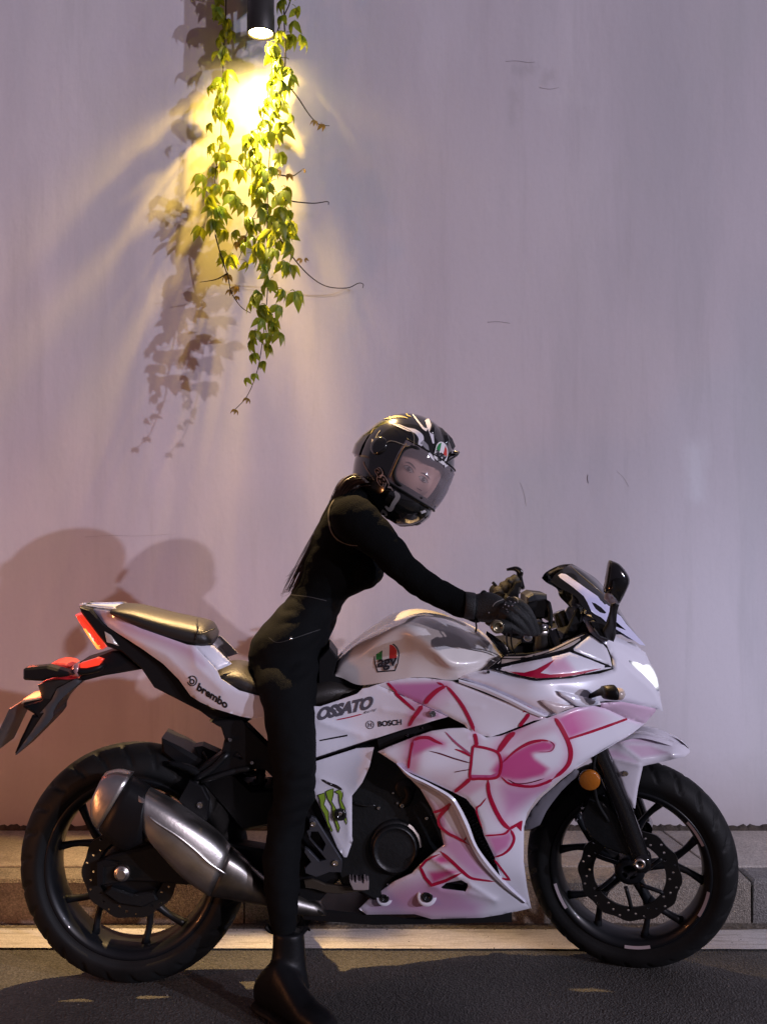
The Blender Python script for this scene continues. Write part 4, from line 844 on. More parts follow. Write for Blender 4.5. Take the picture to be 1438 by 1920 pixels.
panel('cockpit_panel', cp, SBODY, M_white, bike, 4.5, colf=painter(WHT, [(z7((520,740),(590,705),(650,700),(720,790),(560,800)), (.72,.42,.58), 9)]), lift=.006, roll=.004)
panel('cockpit_panel_tip', z7((690,648),(740,600),(803,556),(870,600),(905,640),(925,690),(938,750),(820,705)), SBODY, M_white, bike, 4.5, colf=painter((.74,.73,.80), []), lift=.006, roll=.004)
panel('cockpit_surround', z7((180,762),(275,688),(400,686),(560,645),(700,575),(760,545),(800,540),(815,552),(948,764),(700,820),(475,838),(300,795)), SBODY, M_gloss, bike, 5, lift=.0025, roll=.002, rollw=3)
panel('cockpit_strip', z7((225,742),(280,690),(400,688),(560,648),(700,580),(760,556),(800,552),(680,640),(560,680),(350,722)), SBODY, M_cream, bike, 5, lift=.0045)
surf('cockpit_deck', [[(945,1229,.17),(950,1226,.1),(950,1226,0)],[(1000,1226,.185),(1000,1222,.1),(1000,1222,0)],[(1060,1208,.18),(1060,1204,.1),(1060,1204,0)],[(1098,1188,.14),(1098,1184,.08),(1098,1184,0)]], M_black, bike)
mb = MB(); 
for pts, wdt in ((z7((210,752),(340,722),(560,672),(690,632),(805,552)), 3.2), (z7((250,700),(400,700),(560,660),(710,590),(790,548)), 1.8)): stroke(mb, pts, wdt, SBODY, (1,1,1), lift=.0065, n=8, taper=False)
mb.obj('cockpit_trim', M_gloss, bike)
# intake gill
panel('gill', z7((500,960),(520,955),(600,975),(700,992),(708,1000),(640,1022),(600,1045),(560,1015),(520,985)), SBODY, M_white, bike, 4, colf=painter((.66,.55,.56), []), lift=.012, roll=.004)
panel('gill_fin', z7((605,900),(640,905),(760,935),(860,962),(870,985),(760,1000),(712,990),(680,965),(625,930)), SBODY, M_white, bike, 4, colf=painter(WHT, []), lift=.014, roll=.007)
panel('chin_wing', z7((865,975),(1000,967),(1205,1008),(1205,1025),(1140,1100),(1030,1070),(930,1030),(870,1010)), RBF([(1125,1318,.20),(1166,1316,.175),(1228,1330,.085),(1208,1356,.09),(1175,1347,.13),(1126,1330,.19)]), M_white, bike, 4, colf=painter((.70,.50,.66), []), lift=.008, roll=.007, creases=[(z7((960,1000),(1060,1040),(1130,1060),(1190,1030)), .003, 4)])
# headlamp
HL = RBF([(1176,1238,.10),(1205,1240,.06),(1214,1256,.055),(1232,1280,.03),(1234,1295,.03),(1200,1262,.09),(1215,1285,.08)])
panel('headlamp', z7((1035,712),(1100,724),(1130,740),(1165,735),(1192,765),(1215,820),(1223,860),(1226,905),(1190,862),(1120,790),(1060,745)), SBODY, M_head, bike, 3.5, lift=.006, roll=.004, colf=painter((.05,.05,.07), [(z7((1075,730),(1120,742),(1160,755),(1185,790),(1202,832),(1208,870),(1170,830),(1115,775)), (1,1,1), 9)]))
# front turn signal
mb = MB(); loft(mb, [(z7((770,935))[0], z7((770,960))[0], .20,.004),(z7((862,885))[0], z7((862,930))[0], .24,.012),(z7((885,868))[0], z7((885,948))[0], .262,.02),(z7((945,862))[0], z7((945,958))[0], .272,.021),(z7((968,880))[0], z7((965,958))[0], .272,.02)], 12, 4); ts = mb.obj('front_turn_signal', M_black, bike)
mb = MB(); loft(mb, [(z7((966,880))[0], z7((964,958))[0], .272,.02),(z7((1000,885))[0], z7((996,955))[0], .272,.017),(z7((1018,908))[0], z7((1016,930))[0], .272,.006)], 12, 3); mb.obj('signal_lens', M_clear, ts)
# windscreen
WS = [[(1031,1090,.055),(1040,1078,.055),(1060,1063,.035),(1072,1057,.0)],[(1048,1102,.08),(1058,1087,.075),(1082,1070,.045),(1088,1066,.0)],[(1078,1118,.11),(1088,1104,.10),(1108,1090,.06),(1116,1084,0)],[(1090,1136,.13),(1104,1124,.115),(1126,1108,.07),(1134,1104,0)],[(1104,1150,.135),(1118,1142,.12),(1142,1128,.08),(1152,1128,0)],[(1124,1170,.13),(1140,1166,.11),(1165,1160,.07),(1176,1166,0)],[(1150,1190,.11),(1168,1190,.095),(1192,1196,.05),(1206,1208,0)]]
surf('windscreen', WS, M_gloss, bike, 6, 5)
SW = RBF([p for q_ in WS for p in q_[:3]])
panel('screen_reflection', zm((255,215),(290,195),(330,200),(420,260),(560,360),(700,455),(790,535),(785,590),(750,695),(700,650),(640,620),(600,590),(560,500),(520,430),(400,330),(280,245)), SW, M_white, bike, 4, lift=.004, roll=.001, rollw=3, thick=.003, colf=painter((.62,.62,.86), []), holes=[zm((600,492),(640,505),(700,545),(752,600),(740,612),(690,600),(640,560))])  # bluish reflection on the screen, built as a pale raised panel
panel('screen_reflection', zm((862,610),(905,640),(960,720),(1060,830),(1160,945),(1100,930),(980,850),(850,770),(850,745),(960,785),(850,690)), SW, M_white, bike, 4, lift=.012, roll=.001, rollw=3, thick=.003, colf=painter((.66,.66,.88), []))  # same painted reflection carried on past the mirror stem
mb = MB(); tube(mb, [FB.P(*p) for p in zm((380,115,.095),(520,240,.10),(640,340,.105),(720,410,.10))], [.0012,.0025,.0025,.001], 6, 5, flat=.5); mb.obj('screen_edge_sheen', mat('amber_sheen_edge', (.18,.13,.06), .25, coat=1), bike)  # brown strip put in for the warm sheen along the screen's top
surf('screen_stay', [[(1068,1206,.09),(1072,1204,.06)],[(1082,1180,.11),(1090,1182,.07)],[(1088,1150,.13),(1098,1152,.09)],[(1080,1132,.15),(1100,1140,.12)]], M_gloss, bike, 4, 2, mirror=False)
prism('screen_stay', z7((595,610),(640,575),(690,470),(720,395),(770,395),(760,480),(700,575),(620,620)), .105, .118, M_black, bike, bev=.003)
prism('screen_stay', z7((700,575),(765,470),(805,548),(700,600),(640,620)), .06, .115, M_black, bike, bev=.003)
# mirror
mir = MB(); loft(mir, [(zm((780,60))[0], zm((800,58))[0], .30,.006),(zm((768,110))[0], zm((880,95))[0], .30,.022),(zm((755,200))[0], zm((960,190))[0], .30,.028),(zm((740,300))[0], zm((988,270))[0], .30,.028),(zm((725,385))[0], zm((955,370))[0], .295,.026),(zm((780,430))[0], zm((900,480))[0], .28,.020),(zm((830,505))[0], zm((880,510))[0], .27,.014)], 14, 4, pw=2.6)
mo = mir.obj('mirror', M_gloss, bike)
surf_m = panel('mirror_facet', zm((845,80),(880,95),(940,150),(985,230),(985,290),(960,370),(880,490),(800,395),(830,240)), RBF([(1153,1056,.312),(1170,1070,.312),(1178,1090,.312),(1174,1107,.312),(1160,1128,.300),(1145,1112,.325),(1150,1084,.327)]), M_gloss, mo, 5, both=False, roll=.003)
panel('mirror_facet', zm((745,400),(790,395),(868,500),(790,510),(735,465)), RBF([(1135,1112,.318),(1157,1130,.308),(1140,1130,.30)]), mat('mirror_stem_sheen', (.35,.34,.40), .25, coat=1), mo, 5, both=False, roll=.003)  # pale facet, the sheen is put into its colour
mb = MB(); loft(mb, [(zm((800,505))[0], zm((885,515))[0], .27,.012),(zm((785,620))[0], zm((862,600))[0], .24,.012),(zm((770,700))[0], zm((850,760))[0], .20,.014),(zm((720,790))[0], zm((845,830))[0], .165,.02),(zm((740,860))[0], zm((820,900))[0], .15,.02)], 12, 4, pw=2.6); mb.obj('mirror_stem', M_black, bike)
prism('mirror_base', zm((585,690),(640,690),(760,720),(845,830),(820,900),(760,880),(680,850),(640,790),(600,740)), .12, .152, M_gloss, bike, bev=.003)
# ---- front end in the steered frame
def forkleg(s, nm='fork_leg'):
    mb = MB(); T_ = [FS.P(1118,1400,.10), FS.P(1160,1500,.10), FS.P(1203,1612,.10)]
    T_ = [Vector((p.x, -s, p.z)) for p in T_]; up = (T_[0]-T_[2]).normalized(); tube(mb, [T_[0]+up*.33, T_[0]+up*.02], .0185, 16, 1, spl=False); tube(mb, [T_[0]+up*.02, T_[0], T_[1], T_[2]+up*.03, T_[2]-up*.014], [.022,.0265,.026,.024,.017], 16, 3)
    lathe(mb, T_[2], [(.024,.02),(.024,-.024),(.018,-.027),(.0005,-.027)] if s > 0 else [(.024,-.02),(.024,.024),(.0005,.026)], 20); return mb.obj(nm, M_gloss, bike, local=ST)
forkleg(.10); forkleg(-.10)
mb = MB(); c = FS.P(1199,1619,.127); lathe(mb, c, [(.0145,.004),(.0145,-.004),(.0125,-.006),(.009,-.006),(.0085,.0),(.0005,.0)], 24); mb.obj('front_axle', M_steel, bike, local=ST)
prism('front_caliper', z6((420,600),(470,520),(560,540),(640,600),(700,720),(760,820),(700,870),(560,820),(480,760),(440,690)), .070, .112, M_engine, bike, fr=FS, local=ST, bev=.006)
bolt(bike, *z6((430,570))[0], .114, .0045, fr=FS, local=ST); bolt(bike, *z6((390,645))[0], .114, .004, fr=FS, local=ST)
mb = MB(); c = FS.P(*z6((473,400))[0], .145); lathe(mb, c, [(.027,.006),(.0275,-.002),(.026,-.006),(.0245,-.007),(.0005,-.0075)], 36); mb.obj('front_reflector', M_amber, bike, local=ST)
mb = MB(); tube(mb, [FS.P(*p) for p in [(1120,1395,.12),(1112,1440,.13),(1118,1500,.12),(1140,1540,.11)]], .005, 8, 5); mb.obj('brake_hose', M_rubber, bike, local=ST)
# mudguard
FN = RBF([(*p, s) for p, s in zip(z6((550,215),(600,180),(760,105),(900,140),(1090,225),(1060,255),(960,280),(800,315),(750,575),(640,360),(590,270),(680,190),(790,270),(980,245),(720,400),(700,320)), (.085,.07,.0+.02,.02,.012,.04,.06,.088,.098,.100,.095,.075,.085,.06,.10,.096))],
    creases=[(z6((660,175),(780,272),(985,245),(850,190),(680,178)), .004, 3.5), (z6((590,262),(740,300),(800,316)), .004, 4)])
panel('front_mudguard', z6((550,215),(600,180),(700,122),(760,105),(900,140),(1050,190),(1085,215),(1088,232),(1060,255),(960,280),(800,315),(770,450),(752,575),(740,570),(690,500),(640,360),(590,270)), FN, M_white, bike, 4, fr=FS, local=ST, roll=.006, rollw=6,
      colf=painter((.74,.71,.79), [(z6((680,185),(840,190),(960,235),(790,262)), (.66,.48,.62), 4), (z6((560,215),(640,215),(760,290),(600,262)), (.70,.52,.68), 6), (z6((620,175),(760,112),(850,135),(880,170),(700,165)), (.70,.52,.66), 8)]))
surf('mudguard_top', [[(1130,1398,0),(1132,1400,.04),(1134,1404,.075)],[(1160,1380,0),(1162,1384,.04),(1160,1392,.07)],[(1200,1370,0),(1200,1376,.03),(1200,1384,.05)],[(1250,1384,0),(1250,1389,.03),(1250,1396,.045)],[(1292,1408,0),(1291,1410,.012),(1290,1413,.02)]], M_white, bike, 5, 4, fr=FS, local=ST, colf=painter((.74,.71,.79), []))
bolt(bike, *z6((693,360))[0], .101, .0075, fr=FS, local=ST)
panel('inner_mudguard', z6((78,705),(82,660),(115,590),(180,510),(260,440),(330,385),(385,335),(408,345),(410,372),(360,410),(300,470),(245,540),(210,590),(170,675),(120,700)), RBF([(985,1550,.10),(1000,1510,.12),(1040,1475,.13),(1080,1450,.13),(1013,1540,.11)]), mat('inner_fender_plastic', (.16,.155,.18), .4, coat=.3, var=.2), bike, 5, roll=.004, both=True)
# triple clamp, fork tops, handlebars and controls
mb = MB()
for s in (.10, -.10):
    c = FB.P(1012,1172,0); p = ST @ Vector((c.x, -s, c.z)); p = Vector(p)
lathe_up = lambda mb, c, prof, n=24: vlathe(mb, c, prof, n)
c = FB.P(1014,1178,.105); mb = MB(); vlathe(mb, c, [(.020,-.10),(.020,-.02),(.0225,-.018),(.0225,.0),(.017,.003),(.016,-.002),(.0005,-.002)], 24); mb.obj('fork_top', M_steel, bike)
mb = MB(); vlathe(mb, FB.P(1013,1176,.105), [(.0255,-.008),(.027,-.004),(.027,.007),(.0235,.010),(.021,.010)], 24); mb.obj('fork_clamp', M_chrome, bike)
c = FB.P(1016,1182,-.10); mb = MB(); vlathe(mb, c, [(.020,-.10),(.020,.01),(.0005,.012)], 20); mb.obj('fork_top', M_steel_dark, bike)
prism('triple_clamp', [(975,1188),(1000,1180),(1040,1184),(1046,1200),(1010,1210),(978,1206)], -.13, .11, M_black, bike, bev=.004)
prism('steering_cover', z7((410,560),(480,520),(560,500),(590,600),(640,620),(600,660),(350,690),(330,640)), -.08, .085, M_black, bike, bev=.004)
prism('instrument_cluster', z9((840,575),(915,535),(1080,553),(1083,620),(1120,640),(1135,720),(1130,900),(1090,880),(1085,780),(1060,760),(1080,840),(1030,850),(940,860),(860,760),(835,660)), -.06, .04, M_black, bike, bev=.004)
prism('brake_reservoir', z9((836,585),(915,537),(1080,553),(1080,615),(1000,630),(838,655)), .05, .085, M_grey, bike, bev=.004)
mb = MB(); tube(mb, [FB.P(*p) for p in [(1028,1130,.08),(1032,1150,.09),(1031,1172,.09),(1026,1180,.08)]], .006, 8, 4); mb.obj('brake_hose', M_rubber, bike)
mb = MB(); tube(mb, [FB.P(*p) for p in [(1008,1178,.12),(975,1176,.22),(935,1174,.33)]], .0165, 14, 2, spl=False); gr = mb.obj('handlebar_grip', M_rubber, bike)
mb = MB(); c = FB.P(*z9((475,950))[0], .335); lathe(mb, c, [(.0155,.02),(.0165,.0),(.0135,-.006),(.009,-.006),(.0085,-.002),(.0005,-.002)], 24); mb.obj('bar_end', mat('brass_bar_end', (.30,.26,.17), .3, metal=.9), gr)
mb = MB(); c = FB.P(*z9((845,1075))[0], .20); lathe(mb, c, [(.012,.015),(.012,-.003),(.009,-.006),(.0005,-.005)], 20); mb.obj('clamp_bolt', M_chrome, bike)
mb = MB(); tube(mb, [FB.P(*p) for p in z9((600,990,.3),(585,1060,.27),(595,1180,.2),(640,1260,.15))]+[], .0022, 6, 5); tube(mb, [FB.P(*p) for p in z9((640,1010,.28),(640,1120,.22),(655,1200,.16),(690,1270,.1))], .0022, 6, 5)
mb.obj('throttle_cable', M_rubber, bike)
mb = MB(); tube(mb, [FB.P(*p) for p in z9((900,1040,.14),(780,1010,.24),(640,960,.30),(520,930,.34))], [.006,.005,.005,.006], 8, 4, flat=.6); mb.obj('brake_lever', M_gloss, bike)
prism('throttle_housing', z9((600,960),(800,1010),(890,1060),(880,1110),(760,1110),(640,1080),(560,1060),(500,1000)), .14, .2, M_black, bike, bev=.004)
panel('tank_shroud', z9((340,1000),(440,1060),(560,1160),(680,1270),(560,1310),(460,1200),(330,1040)), const(.07), M_gloss, bike, 6, both=False, roll=.003)
# far handlebar end
mb = MB(); tube(mb, [FB.P(*p) for p in [(1008,1168,-.12),(960,1130,-.22),(925,1105,-.30)]], .0165, 14, 2, spl=False); mb.obj('handlebar_grip', M_rubber, bike)
mb = MB(); tube(mb, [FB.P(*p) for p in z9((790,480,-.24),(745,350,-.27),(745,280,-.27),(700,240,-.27),(640,240,-.27),(585,250,-.27))], [.006,.010,.012,.010,.007,.005], 10, 5, flat=.7); mb.obj('clutch_lever', M_gloss, bike)
prism('clutch_housing', z9((700,400),(770,390),(780,460),(740,470),(735,600),(650,640),(600,560),(660,470)), -.26, -.22, M_black, bike, bev=.003)
# black wedge and bolts of the fairing
prism('fairing_gap', z4((380,1025),(560,965),(700,925),(862,877),(972,930),(940,945),(740,965),(600,1010),(395,1110)), .02, .15, M_black, bike, bev=.003)
def bung(px, py, s, r, ring=True):
    mb = MB(); c = FB.P(px, py, s); lathe(mb, c, [(r,.004),(r,-.003),(r*.8,-.005),(r*.45,-.005),(r*.4,-.001),(.0005,-.001)], 20); mb.obj('rubber_bung', M_gloss, bike)
    if ring: mb = MB(); lathe(mb, c, [(r*1.75,.004),(r*1.7,-.001),(r*1.1,.001)], 28, sz=1.05); mb.c = [WHT]*len(mb.v); mb.obj('bung_seat', M_white, bike)
bung(*z5((306,1452))[0], SBODY([z5((306,1452))[0]])[0]+.001, .012); bung(*z5((607,1442))[0], SBODY([z5((607,1442))[0]])[0]+.002, .0145)
bung(*z3((880,470))[0], SBODY([z3((880,470))[0]])[0]+.001, .0155, False); bolt(bike, *z3((880,462))[0], SBODY([z3((880,462))[0]])[0]+.008, .005)
bolt(bike, *z4((760,858))[0], SBODY([z4((760,858))[0]])[0]+.006, .0085); bolt(bike, *z4((1132,575))[0], SBODY([z4((1132,575))[0]])[0]+.005, .004, m=M_gloss)
bolt(bike, *z4((588,1003))[0], .152, .0035); bolt(bike, *z4((690,950))[0], .152, .003)
# ---- painted graphics
def graphic(name, f, parent=bike, m=M_print, both=True):
    mb = MB(); f(mb); me = mb.mesh(name); o = link(name, me, m, parent)
    if both: o2 = link(name, me, m, parent); o2.scale = (1,-1,1)
    return o
def SALL(P):
    P = np.atleast_2d(np.array(P, float))[:,:2]; s = SBODY(P)-.01
    for poly, f in ((M_MID, MID_S), (M_UP, UP_S), (M_F, FR_S), (M_B, BE_S)):
        i = in_poly(P, poly) | (dist_poly(P, poly) < 3); s = np.where(i, np.maximum(s, f(P)), s)
    return s
def bow(mb):
    S = lambda pts, w, col=CRIM, lf=.0013, **k: stroke(mb, pts, w, SALL, col, lift=.0013, **k)
    U = .0030
    S(z4((850,667),(905,730),(960,805),(1010,900),(1040,975)), [5,6,7,7,7], lf=U); S(z4((848,668),(780,705),(700,790),(655,860),(640,838)), 8, lf=U+.0002, n=5) if False else None
    S(z4((850,668),(790,700),(735,750),(705,790)), [5,8,9,8], lf=U); S(z4((790,645),(835,665)), 4, lf=U)
    S(z4((690,800),(655,850),(625,890),(598,942)), [8,8,7,6], lf=.004); S(z4((505,715),(560,765),(640,835)), [6,6,5], lf=.004); S(z4((455,648),(485,680),(520,716)), [5,5,4], lf=U)
    S(z4((1370,845),(1438,795)), 6, lf=.0022); S(z7((370,1118),(410,1068),(430,1040)), 7, lf=U); S(z7((412,1006),(450,975),(490,957),(530,958)), [6,6,5,3], lf=.0022); S(z7((580,952),(640,938)), 5, lf=.0025)
    # knot
    S(z5((935,372),(1030,390),(1105,418),(1130,470),(1132,530),(1110,590),(1060,606),(980,606),(915,600),(920,500),(930,400),(937,374)), 5, taper=False)
    patch(mb, z5((918,578),(1060,580),(1112,560),(1120,590),(1065,608),(915,606)), SALL, (.55,.10,.28), lift=.001)
    S(z5((945,285),(955,330),(960,372)), 7); S(z5((1108,418),(1150,365),(1190,315),(1225,285)), [8,9,8,7])
    S(z7((240,1268),(300,1185),(345,1155)), [8,8,7], lf=.0046)
    S(z5((735,270),(800,340),(860,390),(915,430)), [2,4,4,3], (.45,.10,.2)); S(z5((805,395),(860,415),(922,448)), [2,4,4])
    S(z5((508,335),(490,420),(478,500),(475,535)), [5,4,5,4]); S(z5((508,333),(560,315),(620,315),(670,340),(720,362)), [5,6,6,5,3])
    S(z5((620,408),(700,428),(800,462),(918,496)), [1,2.4,2.4,2], DKR); S(z5((800,560),(850,550),(915,540)), 1.8, DKR)
    S(z5((915,605),(860,655),(800,702)), [8,7,6]); S(z5((1040,612),(1045,700),(1075,790),(1120,880),(1160,935),(1200,965)), [7,7,8,8,8,5])
    S(z5((1030,740),(990,790),(958,820),(975,890),(1000,960)), [1.5,2.5,4,2.5,1.5]); S(z5((1020,1010),(1100,1005),(1160,995),(1195,962)), [4,3,4,4])
    S(z5((1200,965),(1225,1030),(1200,1095),(1150,1140),(1085,1165)), [5,5,5,4,3]); S(z5((1195,960),(1240,935),(1285,905)), [6,5,4]); patch(mb, z5((1235,940),(1285,905),(1275,980)), SALL, CRIM, lift=.0012, step=3)
    S(z5((1085,1180),(1130,1240),(1195,1325),(1130,1312)), 4, spl=False)
    S(z5((1130,590),(1190,640),(1280,662),(1360,662),(1438,648)), [1.5,4,3,4,3]); S(z5((1180,610),(1240,640),(1330,635),(1438,605)), [1,2,2,2], DKR)
    S(z5((1140,495),(1230,415),(1330,358),(1438,330)), [2,3,4,4]); S(z7((268,1340),(350,1265),(430,1218),(500,1203),(560,1208)), [2,4,5,4,2]); S(z7((560,1208),(585,1235),(560,1270),(480,1275)), [2,2,2,1], (.40,.05,.14))
    S(z6((262,22),(300,80),(340,160),(358,225),(350,290),(315,340),(250,395)), [8,8,8,9,8,7,6]); S(z6((250,395),(200,420),(130,438),(60,435),(0,420)), [6,5,4,4,3])
    S(z7((590,1068),(625,1120),(655,1180)), [7,7,8]); S(z7((668,1196),(800,1154),(920,1112),(1030,1072)), [4,5,5,4], taper=False)
graphic('bow_artwork', bow)
def bow2(mb):
    S = lambda pts, w, col=CRIM, lf=.0014, **k: stroke(mb, pts, w, SALL, col, lift=.0014, **k)
    S(z5((650,845),(700,832),(740,810),(775,782)), [5,5,6,6]); S(z5((775,785),(735,830),(700,870),(688,900),(700,945),(760,995),(820,1025),(905,1075)), [8,7,7,5,5,5,5,5]); S(z5((870,1048),(885,1020)), 4)
    S(z5((700,1118),(780,1190),(860,1265),(920,1310),(1000,1325),(1090,1337)), [5,6,6,5,4,3]); S(z5((700,1140),(640,1165),(600,1188),(560,1235),(595,1310),(640,1362),(740,1330),(858,1272)), [3,4,5,6,6,6,5,4], spl=False)
graphic('ribbon_artwork', bow2)
graphic('red_swoosh', lambda mb: (patch(mb, z7((310,782),(400,788),(470,770),(530,740),(588,708),(545,755),(500,790),(560,800),(700,790),(875,762),(760,795),(640,815),(480,822),(380,805)), SBODY, CRIM, lift=.0085, step=4), stroke(mb, z7((470,790),(560,806),(700,795),(870,764)), [2,4,4,2], SBODY, CRIM, lift=.0088)))
INK = (.012,.010,.016); GREY = (.10,.095,.12)
def logo_agv(mb, sf, C, ex, ey, lift=.0014, fr=FB):
    """round topped badge: C centre, ex, ey half axes in the picture"""
    C = np.array(C, float); ex = np.array(ex, float); ey = np.array(ey, float); q = lambda u, v: tuple(C+ex*u+ey*v)
    sh = [q(*p) for p in [(-1,.1)]+[(-cos(a), .1+.9*sin(a)) for a in np.linspace(.15, pi-.15, 16)]+[(1,.1),(.92,-.45),(.70,-.92),(-.70,-.98),(-.92,-.45)]]
    sc = lambda k: [tuple(C+(np.array(p)-C)*k) for p in sh]
    patch(mb, sh, sf, INK, fr, lift, 4); patch(mb, sc(.91), sf, (.72,.70,.70), fr, lift+.0003, 4)
    top = lambda x0, x1, y0: [q(x, min(.80, .1+.78*sqrt(max(0, 1-(x/.88)**2)))) for x in np.linspace(x0, x1, 6)]+[q(x1,y0), q(x0,y0)]
    patch(mb, top(-.82,-.34,-.16), sf, (.02,.20,.05), fr, lift+.0006, 4); patch(mb, top(.22,.80,-.10), sf, (.50,.03,.03), fr, lift+.0006, 4)
    text_px(mb, 'agv', q(-.74,-.90), np.array(q(.78,-.80))-np.array(q(-.74,-.90)), np.array(q(-.68,-.14))-np.array(q(-.74,-.90)), sf, INK, fr, lift+.003, bold=.03)
graphic('tank_badge', lambda mb: logo_agv(mb, TANKS, z4((448,475))[0], np.array((86,-2))*.2782, np.array((2,-104))*.2782))
def txts(mb):
    text_px(mb, 'OSSATO', z4((-26,908))[0], np.array((372,-85))*.2782, np.array((24,-92))*.2782, MID_S, GREY, lift=.0022, bold=.05, space=.92)
    stroke(mb, z4((112,898),(200,880),(285,858)), 2.2, MID_S, CRIM, lift=.0014); text_px(mb, 'Racing', z4((288,866))[0], np.array((88,-28))*.2782, np.array((8,-24))*.2782, MID_S, GREY, lift=.0014, shear=.3)
    text_px(mb, 'BOSCH', z4((392,945))[0], np.array((158,-14))*.2782, np.array((-2,-38))*.2782, MID_S, INK, lift=.0014, bold=.03)
    c = np.array(z4((337,931))[0]); ring = [tuple(c+np.array((cos(a)*7.2, sin(a)*7.2))) for a in np.linspace(0, 2*pi, 22)]
    stroke(mb, ring, 1.3, MID_S, GREY, lift=.0014, taper=False, n=2); stroke(mb, [tuple(c+(-2.4,-4.2)), tuple(c+(-2.4,4.2))], 1.5, MID_S, GREY, lift=.0014, taper=False); stroke(mb, [tuple(c+(2.4,-4.2)), tuple(c+(2.4,4.2))], 1.5, MID_S, GREY, lift=.0014, taper=False); stroke(mb, [tuple(c+(-2.4,0)), tuple(c+(2.4,0))], 1.4, MID_S, GREY, lift=.0014, taper=False)
    stroke(mb, z4((0,1037),(90,1020),(186,1002)), [2.5,3,3.2], MID_S, INK, lift=.0014, taper=False); stroke(mb, z4((-60,1165),(0,1146),(200,1080),(375,1024)), 2, MID_S, INK, lift=.0014, taper=False)
graphic('panel_lettering', txts, both=False)
def tailtxt(mb):
    a = np.array(z1((1060,557))[0]); r = np.array(z1((1222,660))[0])-a; text_px(mb, 'brembo', a, r, np.array((14,-38))*.3477*1.05, TAILS, INK, lift=.0014, bold=.04)
    c = np.array(z1((1037,508))[0]); stroke(mb, [tuple(c+np.array((cos(t)*8.6, sin(t)*9.0))) for t in np.linspace(-2.6, 2.9, 22)], 2.0, TAILS, INK, taper=False, n=2)
    stroke(mb, [tuple(c+np.array((cos(t)*4.0, 1.6+sin(t)*4.0))) for t in np.linspace(0, 2*pi, 14)], 2.4, TAILS, INK, taper=False, n=2); stroke(mb, [tuple(c+(-3.5,-8)), tuple(c+(-3.4,2))], 2.4, TAILS, INK, taper=False)
graphic('tail_lettering', tailtxt, both=False)
def claw(mb):
    G = (.26,.42,.04); cl = [((725,335),(745,328),(770,320),(778,360),(766,400),(798,450),(800,520),(826,580),(818,592),(792,545),(770,470),(745,425),(738,370)), ((778,312),(800,300),(832,290),(832,330),(820,380),(850,430),(846,480),(876,560),(866,598),(848,540),(825,480),(822,410),(792,360)), ((840,312),(865,300),(895,292),(897,340),(888,372),(915,430),(915,470),(929,520),(920,540),(905,500),(888,440),(872,380),(868,330))]
    for c in cl:
        pts = z3(*c); m_ = np.mean(pts, 0); patch(mb, pts, SBODY, G, lift=-.0042, step=4); stroke(mb, pts+[pts[0]], 1.2, SBODY, INK, lift=-.0036, taper=False, spl=False)
    stroke(mb, z3((745,226),(800,255),(850,275),(893,300)), [4,5,6,4], SBODY, INK, lift=-.0034)
graphic('claw_emblem', claw, both=False)
# ------------------------------------------------------------------ rider
from mathutils.bvhtree import BVHTree
person = empty('person', PM, 'person in a black top, jeans and full face helmet astride the white motorcycle', 'person')
PP = FP.P
mb = MB()
loft(mb, [((504,1330),(592,1312),0,.10),((484,1300),(602,1278),0,.145),((467,1256),(610,1240),0,.165),((467,1214),(616,1208),0,.166),((484,1182),(624,1184),0,.156),((512,1152),(632,1162),0,.138),((543,1116),(653,1124),0,.122),((556,1088),(694,1104),0,.128),((566,1062),(713,1076),0,.138),((582,1020),(712,1042),0,.148),((598,980),(702,1008),0,.160),((618,940),(700,970),0,.150),((650,912),(706,944),0,.085),((672,892),(722,925),0,.056),((700,872),(742,900),0,.052)], 32, 5, pw=2.3)
def bust(px, py, s, r): 
    c = PP(px, py, s); m2 = bmesh.new(); bmesh.ops.create_icosphere(m2, subdivisions=3, radius=r); mb.add([Vector((v.co.x*1.05, v.co.y, v.co.z*1.02))+c for v in m2.verts], [tuple(v.index for v in f.verts) for f in m2.faces]); m2.free()
bust(676,1062,.07,.064); bust(676,1062,-.07,.064)
arm = lambda pts: tube(mb, [PP(a, b_, s) for a, b_, s, r in pts], [p[3] for p in pts], 20, 6)
arm([(656,966,.14,.058),(668,976,.175,.060),(692,998,.19,.055),(718,1022,.20,.047),(760,1069,.215,.0395),(800,1100,.225,.0375),(842,1122,.235,.035),(878,1138,.245,.0325),(906,1147,.25,.029)])
arm([(660,962,-.12,.055),(685,985,-.175,.05),(720,1025,-.20,.043),(768,1076,-.23,.034),(820,1108,-.25,.031),(862,1126,-.265,.028),(900,1130,-.27,.026)])
loft(mb, [((474,1240),(606,1240),.085,.085),((478,1285),(600,1280),.13,.082),((497,1340),(599,1340),.168,.072),((506,1400),(601,1400),.18,.072),((514,1454),(600,1454),.19,.066),((516,1508),(596,1506),.195,.060),((508,1552),(579,1552),.195,.056),((500,1617),(571,1617),.21,.055),((502,1671),(569,1671),.22,.050),((508,1712),(567,1712),.225,.044),((518,1758),(563,1758),.23,.028),((523,1800),(558,1800),.23,.022)], 24, 5)
loft(mb, [((480,1240),(612,1240),-.085,.085),((486,1285),(606,1275),-.10,.09),((500,1345),(600,1345),-.13,.084),((510,1400),(594,1400),-.16,.074),((515,1454),(586,1454),-.19,.064),((518,1508),(580,1506),-.22,.056),((520,1560),(574,1560),-.25,.050),((520,1620),(568,1620),-.275,.046),((522,1690),(564,1690),-.30,.038),((524,1735),(562,1735),-.31,.034)], 20, 5)
body = remesh(mb, 'body', .0075, [M_cloth, M_jeans], person, 5, mfun=lambda c: 1 if (c.z < 1.035-.12*(c.x+.2) and c.x < .05) else 0)
